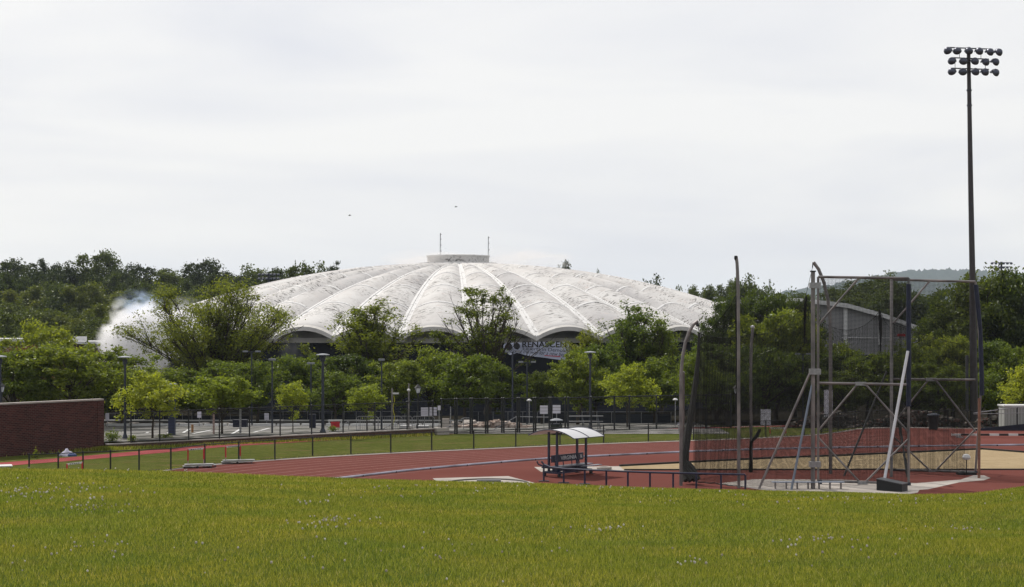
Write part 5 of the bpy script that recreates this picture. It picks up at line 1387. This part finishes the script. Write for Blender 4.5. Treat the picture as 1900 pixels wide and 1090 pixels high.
mid = [
 ('roundA', 'mid', 132, 640, 186, 117, 'broad round green tree above the brick wall'),
 ('roundB', 'mid', 22, 652, 120, 115, 'green tree at the left edge above the brick wall'),
 ('roundC', 'light', 70, 600, 150, 150, 'light green round tree behind the reddish one'),
 ('roundA', 'purple', 72, 645, 130, 130, 'dark reddish leaved tree near the left edge'),
 ('roundB', 'mid', 228, 655, 140, 124, 'dense green tree behind the left disc lamp post'),
 ('roundC', 'dark', 178, 690, 120, 128, 'dark tree in the gap above the end of the brick wall'),
 ('roundC', 'mid', 318, 684, 110, 130, 'green tree right below the smoke and behind the pylon'),
 ('roundB', 'mid', 412, 672, 110, 132, 'round tree below the big spreading tree'),
 ('roundA', 'dark', 360, 700, 110, 136, 'dark tree low behind the two trunked young tree'),
 ('roundC', 'mid', 478, 672, 110, 128.5, 'round tree behind the slim black lamp post'),
 ('roundA', 'mid', 560, 660, 120, 133, 'round tree left of the tall middle lamp post'),
 ('roundC', 'light', 622, 690, 110, 128, 'lighter round tree right of the tall middle lamp post'),
 ('roundB', 'dark', 655, 660, 130, 138, 'dark tree under the tapering olive tree'),
 ('roundB', 'mid', 735, 670, 100, 131, 'round tree behind the small box headed lamp post'),
 ('roundC', 'mid', 800, 648, 130, 134, 'broad round tree behind the lantern post'),
 ('roundA', 'mid', 862, 660, 120, 129, 'round tree at the foot of the bare twigged tree'),
 ('roundB', 'light', 925, 680, 90, 137, 'light green tree left below the banner'),
 ('roundB', 'mid', 1072, 656, 96, 127, 'round tree under the right end of the banner'),
 ('roundA', 'dark', 1005, 690, 60, 130, 'small dark tree under the banner'),
 ('roundC', 'mid', 1105, 640, 120, 136, 'round tree behind the right disc lamp post'),
 ('roundC', 'mid', 1215, 664, 110, 131, 'round tree right of the bright yellow-green tree'),
 ('bigdark', 'dark', 1352, 552, 96, 168, 'dark tree with ragged top right of the dome eave'),
 ('bigdark', 'dark', 1420, 540, 110, 172, 'dark tree behind the tall thin cage post'),
 ('bigdark', 'dark', 1476, 548, 84, 170, 'dark tree behind the main gate post'),
 ('roundA', 'light', 1440, 578, 160, 140, 'large light green tree seen through the netting'),
 ('roundB', 'mid', 1330, 640, 140, 134, 'green tree between the first two cage posts'),
 ('roundC', 'mid', 1420, 645, 150, 130, 'green tree low behind the short rear cage post'),
 ('roundA', 'mid', 1350, 700, 110, 128, 'dark low tree behind the second lantern'),
 ('roundB', 'dark', 1505, 655, 120, 132, 'dark tree low behind the main gate post'),
 ('roundC', 'mid', 1556, 640, 110, 138, 'green tree in front of the grey hall'),
 ('roundA', 'mid', 1610, 655, 130, 130, 'round tree behind the first gate frame'),
 ('roundB', 'dark', 1565, 690, 110, 127, 'dark low tree behind the rear curved post'),
 ('roundC', 'mid', 1690, 640, 120, 134, 'green tree behind the second gate frame'),
 ('roundA', 'light', 1755, 625, 130, 136, 'pale green tree left of the floodlight pole'),
 ('roundB', 'light', 1742, 675, 90, 127, 'light green low tree behind the second gate'),
 ('roundC', 'mid', 1690, 705, 110, 127, 'low green tree behind the black wheeled bin'),
 ('bigdark', 'dark', 1768, 545, 130, 165, 'big dark tree left of the floodlight pole'),
 ('bigdark', 'dark', 1838, 505, 160, 160, 'big dark tree right of the floodlight pole'),
 ('bigdark', 'dark', 1912, 500, 150, 158, 'big dark tree at the right edge'),
 ('roundB', 'mid', 1846, 634, 110, 136, 'green tree right of the floodlight pole foot'),
 ('roundC', 'mid', 1895, 645, 110, 132, 'green tree at the right edge above the bright one'),
 ('roundA', 'mid', 1820, 690, 90, 128, 'low green tree behind the ramp railing'),
]
for i, (k, lm, x, yt, w, D, lab) in enumerate(mid): tree(k, lm, x, yt, w * 1.06, D, lab, 'round trees between the lot and the arena')
# wooded hill on the left and tree line behind the dome
hr = random.Random(11)
GH = 'trees on the wooded hill left of the dome'; LH = 'deciduous tree in the wooded hillside left of the dome'
crest_ = [(-20, 490, 80), (32, 484, 84), (84, 482, 44), (122, 490, 74), (186, 468, 78), (150, 500, 60), (222, 500, 90), (258, 492, 52), (300, 500, 84), (345, 504, 90), (380, 484, 66), (425, 506, 70), (470, 496, 90), (505, 500, 70)]
for i, (x, y, w) in enumerate(crest_):
    tree(['hillA', 'hillB', 'hillC'][i % 3], 'hilldark' if i % 4 else 'hill', x, y, w * 1.15, 400 + hr.uniform(-15, 25), ['leftmost','second','third','fourth','fifth (tallest)','sixth','seventh','eighth','ninth','tenth','eleventh','twelfth','thirteenth','rightmost'][sorted(range(14), key=lambda q: crest_[q][0]).index(i)] + ' crest tree from the left on the wooded hill against the sky', 'crest trees on the hill left of the dome')
ORD = ['first', 'second', 'third', 'fourth', 'fifth', 'sixth', 'seventh', 'eighth', 'ninth', 'tenth', 'eleventh', 'twelfth', 'thirteenth', 'fourteenth', 'fifteenth', 'sixteenth']
ROWN = {520: 'top', 540: 'second', 562: 'third', 588: 'fourth', 612: 'lowest'}
for (row_y, D0, x0, x1, st, hv) in [(520, 370, -30, 520, 46, 14), (540, 340, -30, 470, 50, 16), (562, 305, -30, 420, 54, 16), (588, 270, -40, 330, 58, 12), (612, 235, -40, 210, 60, 10)]:
    x = x0 + hr.uniform(0, 20); kk = 0
    while x < x1:
        y = row_y + hr.uniform(-hv, hv)
        tree(hr.choice(['hillA', 'hillB', 'hillC']), (('hillmid' if hr.random() < .55 else 'hill') if row_y > 530 else hr.choice(['hill', 'hilldark'])), x, y, st * hr.uniform(1.3, 1.9), D0 + hr.uniform(-10, 10), ORD[kk] + ' tree from the left in the ' + ROWN[row_y] + ' row of the wooded hillside', GH); kk += 1
        x += st * hr.uniform(.7, 1.1)
tree('hillB', 'hill', 570, 491, 86, 340, 'leafy tree top just showing over the left slope of the dome')
tree('pine', 'hilldark', 620, 487, 34, 330, 'small flat topped pine showing over the left slope of the dome', name='pine_tree')
tree('hillC', 'hilldark', 1045, 487, 42, 340, 'small tree top poking above the right slope of the dome')
tree('hillA', 'hilldark', 1213, 516, 72, 345, 'dark domed tree top behind the right slope of the dome')
GB = 'far trees right of the dome'
for ki, (x, y, w, D) in enumerate([(1108, 507, 26, 350), (1262, 536, 46, 345), (1292, 534, 44, 350), (1322, 532, 50, 340), (1352, 524, 44, 350), (1385, 515, 80, 345), (1550, 535, 60, 400), (1605, 522, 90, 410), (1640, 508, 80, 420), (1588, 545, 70, 370), (1650, 530, 90, 360), (1700, 545, 90, 360), (1740, 540, 80, 380), (1480, 545, 70, 400), (1440, 545, 60, 400)]):
    tree(hr.choice(['hillA', 'hillB', 'hillC']), 'hill', x, y, w * 1.2, D, ORD[ki] + ' of the far skyline trees counted outward right of the dome', GB)
# small plants by the wall
def shrub(x, y, D, w, h, label, lm='light', n=500):
    X_ = PX(x, D); z = surf_z(X_, D); r_ = np.random.default_rng(int(x)); c = r_.normal(size=(n, 3)) * np.array([w / 4, w / 4, h / 4]) + np.array([0, 0, h / 2]); c[:, 2] = np.abs(c[:, 2])
    nrm = r_.normal(size=(n, 3)); nrm /= np.linalg.norm(nrm, axis=1)[:, None]; a = np.cross(nrm, r_.normal(size=(n, 3))); a /= np.linalg.norm(a, axis=1)[:, None]; bb = np.cross(nrm, a); s = .06
    V = np.stack([c + a * s, c + bb * s * .5, c - a * s, c - bb * s * .5], 1).reshape(-1, 3)
    rt = empty('shrub', (X_, D, z), label=label, cat='shrub')
    link_mesh('leaves', np_mesh('leaves', V, np.arange(n * 4).reshape(-1, 4)), LM[lm], rt)
    b = MB()
    for i in range(6): b.tube([(0, 0, 0), (w * .25 * math.cos(i), w * .25 * math.sin(i), h * .7)], .012, 4)
    b.build('stem', M_bark, rt)
shrub(208, 820, 98.6, 1.0, .65, 'small light green shrub behind the wall beside the brick wall end')
shrub(246, 818, 98.9, .45, .35, 'tiny green plant at the foot of the left disc lamp post', n=200)
shrub(306, 815, 101.5, .9, .25, 'low green plant at the foot of the round yellow-green tree', n=200)
shrub(618, 800, 111.5, .7, .35, 'small green plant beside the red barricade', n=220)
shrub(66, 851, 91, .25, .5, 'thin tuft of tall weed against the brick wall', n=120)

# birds
for (x, y, D, lab) in [(649, 400, 180, 'tiny dark bird in the sky left of the dome crown'), (846, 384, 190, 'tiny dark bird high above the dome crown')]:
    p = PT(x, y, D); b = MB()
    b.lathe((0, 0, 0), [(.01, -.16), (.05, -.08), (.06, 0), (.03, .12), (.005, .2)], 8, ax=Matrix.Rotation(R(80), 3, 'Y'))
    b.add([(0, .03, .03), (.05, .22, .12), (-.05, .38, .04), (-.04, .03, .03)], [(0, 1, 2, 3)]).add([(0, -.03, .03), (.05, -.22, .12), (-.05, -.38, .04), (-.04, -.03, .03)], [(0, 3, 2, 1)])
    b.build('bird', M_black, loc=p, label=lab, cat='bird')

# ------------------------------------------------------------------ grass blades on the bank
def blades(name, n_per, y0, y1, hgt, wid, m, seed):
    r_ = np.random.default_rng(seed)
    area = lambda ya, yb: .34 * (yb * yb - ya * ya)
    n = int(area(y0, y1) * n_per); Y = np.sqrt(r_.random(n) * (y1 * y1 - y0 * y0) + y0 * y0); X = (r_.random(n) * 2 - 1) * Y * .34
    Z = bank_z(X, Y)
    dens = np.sin(X * 1.3 + np.sin(Y * .9) * 2) * .5 + np.sin(Y * 2.1 + X * .4) * .5 + np.sin(X * 4.1) * np.sin(Y * 3.3) * .5
    h = hgt * r_.uniform(.45, 1.15, n) * (1 + .08 * dens)
    az = r_.random(n) * 6.283; w = wid * r_.uniform(.6, 1.2, n)
    dx, dy = np.cos(az) * w, np.sin(az) * w * .6
    la = r_.random(n) * 6.283; ll = h * r_.uniform(.1, .9, n); tx, ty = np.cos(la) * ll, np.sin(la) * ll
    A = np.stack([X - dx, Y - dy, Z - .01], 1); B = np.stack([X + dx, Y + dy, Z - .01], 1); T = np.stack([X + tx, Y + ty, Z + h], 1)
    V = np.stack([A, B, T], 1).reshape(-1, 3); me = np_mesh(name, V, np.arange(n * 3).reshape(-1, 3))
    return link_mesh(name, me, m, kind='stuff')
def grass_mat():
    m = bpy.data.materials.new('grass_blade'); m.use_nodes = True; t = m.node_tree; n = t.nodes; l = t.links
    for x in list(n): n.remove(x)
    o = n.new('ShaderNodeOutputMaterial'); geo = n.new('ShaderNodeNewGeometry'); tcn = n.new('ShaderNodeTexCoord')
    r1 = n.new('ShaderNodeValToRGB'); e = r1.color_ramp.elements
    e[0].position = 0; e[0].color = (.045, .070, .012, 1); e[1].position = 1; e[1].color = (.40, .36, .19, 1)
    q = e.new(.45); q.color = (.170, .200, .032, 1); q = e.new(.9); q.color = (.275, .292, .062, 1)
    l.new(geo.outputs['Random Per Island'], r1.inputs['Fac'])
    ns = n.new('ShaderNodeTexNoise'); ns.inputs['Scale'].default_value = .55; ns.inputs['Detail'].default_value = 5
    mpn = n.new('ShaderNodeMapping'); mpn.inputs['Scale'].default_value = (1, 1.4, 0); l.new(tcn.outputs['Object'], mpn.inputs[0]); l.new(mpn.outputs[0], ns.inputs['Vector'])
    rr = n.new('ShaderNodeValToRGB'); rr.color_ramp.elements[0].position = .35; rr.color_ramp.elements[1].position = .66
    rr.color_ramp.elements[0].color = (.78, .88, .85, 1); rr.color_ramp.elements[1].color = (1.20, 1.08, 1.05, 1)
    l.new(ns.outputs['Fac'], rr.inputs['Fac'])
    mu = n.new('ShaderNodeMixRGB'); mu.blend_type = 'MULTIPLY'; mu.inputs['Fac'].default_value = 1; l.new(r1.outputs[0], mu.inputs['Color1']); l.new(rr.outputs[0], mu.inputs['Color2'])
    n3 = n.new('ShaderNodeTexNoise'); n3.inputs['Scale'].default_value = .9; n3.inputs['Detail'].default_value = 6; n3.inputs['Roughness'].default_value = .65
    m3 = n.new('ShaderNodeMapping'); m3.inputs['Scale'].default_value = (.8, 1.5, 0); m3.inputs['Location'].default_value = (7, 3, 0); l.new(tcn.outputs['Object'], m3.inputs[0]); l.new(m3.outputs[0], n3.inputs['Vector'])
    k3 = n.new('ShaderNodeMapRange'); k3.inputs['From Min'].default_value = .56; k3.inputs['From Max'].default_value = .72; k3.inputs['To Max'].default_value = .5; l.new(n3.outputs['Fac'], k3.inputs['Value'])
    x3 = n.new('ShaderNodeMixRGB'); l.new(k3.outputs[0], x3.inputs['Fac']); l.new(mu.outputs[0], x3.inputs['Color1']); x3.inputs['Color2'].default_value = (.21, .17, .065, 1); mu = x3
    d = n.new('ShaderNodeBsdfDiffuse'); tr = n.new('ShaderNodeBsdfTranslucent'); a = n.new('ShaderNodeMixShader'); a.inputs['Fac'].default_value = .42
    br = n.new('ShaderNodeMixRGB'); br.blend_type = 'MULTIPLY'; br.inputs['Fac'].default_value = 1; br.inputs['Color2'].default_value = (1.5, 1.4, .8, 1)
    l.new(mu.outputs[0], br.inputs['Color1']); l.new(mu.outputs[0], d.inputs['Color']); l.new(br.outputs[0], tr.inputs['Color'])
    l.new(d.outputs[0], a.inputs[1]); l.new(tr.outputs[0], a.inputs[2]); l.new(a.outputs[0], o.inputs['Surface']); return m
GM = grass_mat()
blades('grass', 3400, 10.5, 16, .042, .0032, GM, 1)
blades('grass', 2100, 16, 24, .040, .0046, GM, 2)
blades('grass', 1100, 24, 34.5, .038, .0078, GM, 3)
# clover heads: small white balls on the bank
r_ = np.random.default_rng(8); ico = []
pts = []
cl_ = [(100, 935, 130, 14, 90), (180, 955, 60, 6, 50), (30, 935, 60, 10, 25), (560, 945, 40, 4, 10), (640, 975, 60, 8, 38), (590, 990, 60, 8, 30), (720, 930, 120, 8, 12), (150, 1025, 130, 12, 26), (30, 1060, 40, 20, 6), (1080, 995, 90, 6, 18), (1520, 1015, 90, 8, 26), (1320, 1055, 90, 10, 14), (1130, 995, 30, 4, 12), (820, 1015, 130, 30, 14), (1780, 978, 60, 6, 22), (260, 890, 180, 6, 18), (900, 915, 300, 8, 40), (1500, 935, 300, 8, 50), (1100, 912, 200, 3, 30), (1700, 925, 200, 5, 40), (700, 1040, 600, 40, 50), (1500, 1040, 300, 30, 30)]
for (x, y, sx, sy, n) in cl_:
    for _ in range(int(n * .75)):
        px = r_.normal(x, sx * .6); py = r_.normal(y, sy * .6)
        if py < 880 or px < -30 or px > 1930: continue
        D = np.interp(py, [885, 900, 925, 960, 1000, 1045, 1090], [30, 28.5, 23.5, 18.8, 16, 13.7, 12.05]) if px < 900 else np.interp(py, [900, 918, 940, 975, 1015, 1060, 1095], [29.5, 27.8, 23, 18.6, 15.9, 13.6, 12.1])
        pts.append((PX(px, D), D))
vs = []; fs = []; b = MB(); k = 0
for (X_, Y_) in pts:
    z = float(bank_z(X_, Y_)); r = r_.uniform(.006, .0125) * (1 if Y_ < 20 else 1.25); zz = z + r_.uniform(.03, .06)
    base_ = len(vs)
    for (rr, dz) in ((.35, -1), (.95, -.45), (.95, .3), (.45, .9)):
        for j in range(6): vs.append((X_ + r * rr * math.cos(j * 1.047 + dz), Y_ + r * rr * math.sin(j * 1.047 + dz), zz + r * dz))
    for i in range(3):
        for j in range(6): fs.append((base_ + i * 6 + j, base_ + i * 6 + (j + 1) % 6, base_ + (i + 1) * 6 + (j + 1) % 6, base_ + (i + 1) * 6 + j))
    fs.append(tuple(base_ + 18 + j for j in range(6)))
b.add(vs, fs).build('clover_flowers', mat('clover_white', (.24, .19, .15), .9, var=.2, scale=2.5, col2=(.62, .59, .55), detail=8), kind='stuff')
# grass fringe on the lawns behind the track (short blades at the wall foot)
def fringe(name, P, wd, n, h, seed):
    r_ = np.random.default_rng(seed); P = np.array([[p[0], p[1]] for p in P]); s = r_.random(n) * (len(P) - 1); i = s.astype(int); f = (s - i)[:, None]
    q = P[i] * (1 - f) + P[np.minimum(i + 1, len(P) - 1)] * f + r_.normal(size=(n, 2)) * wd
    hh = h * r_.uniform(.3, 1.2, n); az = r_.random(n) * 6.28
    A = np.stack([q[:, 0] - .02, q[:, 1], np.zeros(n)], 1); B = np.stack([q[:, 0] + .02, q[:, 1], np.zeros(n)], 1); T = np.stack([q[:, 0] + np.cos(az) * hh * .4, q[:, 1] + np.sin(az) * hh * .4, hh], 1)
    link_mesh(name, np_mesh(name, np.stack([A, B, T], 1).reshape(-1, 3), np.arange(n * 3).reshape(-1, 3)), GM, kind='stuff')
fringe('rough_grass', [WL + Vector((-3, -5, 0)), WA + Vector((-.2, -.5, 0)), WA + Vector((.5, -.5, 0)), WB + Vector((0, -.5, 0))], .22, 9000, .22, 3)
fringe('rough_grass', [(p[0], p[1] + .75) for p in OUTP[2:60]], .10, 8000, .09, 4)

# ------------------------------------------------------------------ air, smoke and dust
def vol_mat(name, col, dens, sc_, lo, hi, aniso=0.2, edge=(0.0, 1.0), dist=1.0, wob=1.0):
    m = bpy.data.materials.new(name); m.use_nodes = True; t = m.node_tree; n = t.nodes; l = t.links
    for x in list(n): n.remove(x)
    o = n.new('ShaderNodeOutputMaterial'); v = n.new('ShaderNodeVolumePrincipled')
    v.inputs['Color'].default_value = (*col, 1); v.inputs['Anisotropy'].default_value = aniso
    tcn = n.new('ShaderNodeTexCoord'); ns = n.new('ShaderNodeTexNoise'); ns.inputs['Scale'].default_value = sc_; ns.inputs['Detail'].default_value = 4; ns.inputs['Distortion'].default_value = dist
    l.new(tcn.outputs['Object'], ns.inputs['Vector'])
    mr = n.new('ShaderNodeMapRange'); mr.inputs['From Min'].default_value = lo; mr.inputs['From Max'].default_value = hi
    l.new(ns.outputs['Fac'], mr.inputs['Value'])
    ln = n.new('ShaderNodeVectorMath'); ln.operation = 'LENGTH'; l.new(tcn.outputs['Object'], ln.inputs[0])
    m2 = n.new('ShaderNodeMapRange'); m2.interpolation_type = 'SMOOTHSTEP'; m2.inputs['From Min'].default_value = edge[1]; m2.inputs['From Max'].default_value = edge[0]
    wb = n.new('ShaderNodeMath'); wb.operation = 'MULTIPLY_ADD'; wb.inputs[1].default_value = -wob; l.new(ns.outputs['Fac'], wb.inputs[0])
    w2 = n.new('ShaderNodeMath'); w2.operation = 'ADD'; w2.inputs[1].default_value = wob * .5; l.new(ln.outputs['Value'], w2.inputs[0]); l.new(w2.outputs[0], wb.inputs[2])
    l.new(wb.outputs[0], m2.inputs['Value'])
    a = n.new('ShaderNodeMath'); a.operation = 'MULTIPLY'; l.new(mr.outputs[0], a.inputs[0]); l.new(m2.outputs[0], a.inputs[1])
    c = n.new('ShaderNodeMath'); c.operation = 'MULTIPLY'; l.new(a.outputs[0], c.inputs[0]); c.inputs[1].default_value = dens
    l.new(c.outputs[0], v.inputs['Density']); l.new(v.outputs[0], o.inputs['Volume']); return m
def puff(name, c, rad, m, label, cat):
    vs = []; n = 16; k = 10
    b = MB().lathe((0, 0, 0), [(math.sin(math.pi * (i + .05) / (k + .1)), -math.cos(math.pi * (i + .05) / (k + .1))) for i in range(k + 1)], n)
    o = b.build(name, m, label=label, cat=cat); o.location = c; o.scale = rad; o['kind'] = 'stuff'; return o
if True:
    puff('smoke', PT(262, 628, 190), (7.2, 4.4, 6.2), vol_mat('smoke_white', (.995, .99, .995), 1.1, 1.9, .1, .3, .0, (.56, .74), .5, .95), 'dense white smoke plume rising between trees left of the dome', 'smoke')
    puff('smoke', PT(330, 600, 193), (6.5, 3.4, 3.6), vol_mat('smoke_thin', (.93, .94, .98), .25, 1.6, .36, .62, .3, (.45, 1.0), 1.5), 'thin bluish smoke drifting behind the big spreading tree', 'smoke')
    puff('smoke', PT(262, 563, 190), (3.4, 2.4, 1.9), vol_mat('smoke_blue', (.55, .68, .90), .30, 2.2, .44, .62, .3, (.4, 1.0), 1.5), 'faint blue wisps of smoke above the white plume', 'smoke')
    puff('dust', PT(800, 484, 243), (8.6, 6.5, 1.9), vol_mat('dust_a', (.80, .775, .76), .17, 2.2, .36, .64, .2, (.35, 1.0), .8), 'pale dust haze drifting at the left of the dome crown', 'dust')
    puff('dust', PT(960, 482, 245), (9.5, 6.5, 2.1), vol_mat('dust_b', (.80, .775, .76), .14, 2.2, .36, .64, .2, (.35, 1.0), .8), 'pale dust haze drifting at the right of the dome crown', 'dust')
    puff('dust', PT(545, 650, 200), (2.2, 2, 3.2), vol_mat('dust_c', (.85, .86, .9), .08, 1.5, .35, .6, .2, (.3, 1.0), .8), 'grey dust leaking from the leftmost visible arch', 'dust')
    puff('dust', PT(800, 620, 199.5), (3.2, 2, 1.6), vol_mat('dust_d', (.9, .9, .92), .20, 1.5, .35, .6, .2, (.3, 1.0), .8), 'grey dust drifting out of the arch left of centre', 'dust')
    hz = bpy.data.materials.new('haze_air'); hz.use_nodes = True
    for x in list(hz.node_tree.nodes): hz.node_tree.nodes.remove(x)
    o_ = hz.node_tree.nodes.new('ShaderNodeOutputMaterial'); v_ = hz.node_tree.nodes.new('ShaderNodeVolumePrincipled')
    v_.inputs['Color'].default_value = (.76, .86, 1.0, 1); v_.inputs['Density'].default_value = HAZE; v_.inputs['Anisotropy'].default_value = 0.2
    hz.node_tree.links.new(v_.outputs[0], o_.inputs['Volume'])
    if HAZE > 0: MB().box((0, 3900, 112.5), (12900, 11000, 252)).build('haze', hz, kind='stuff')
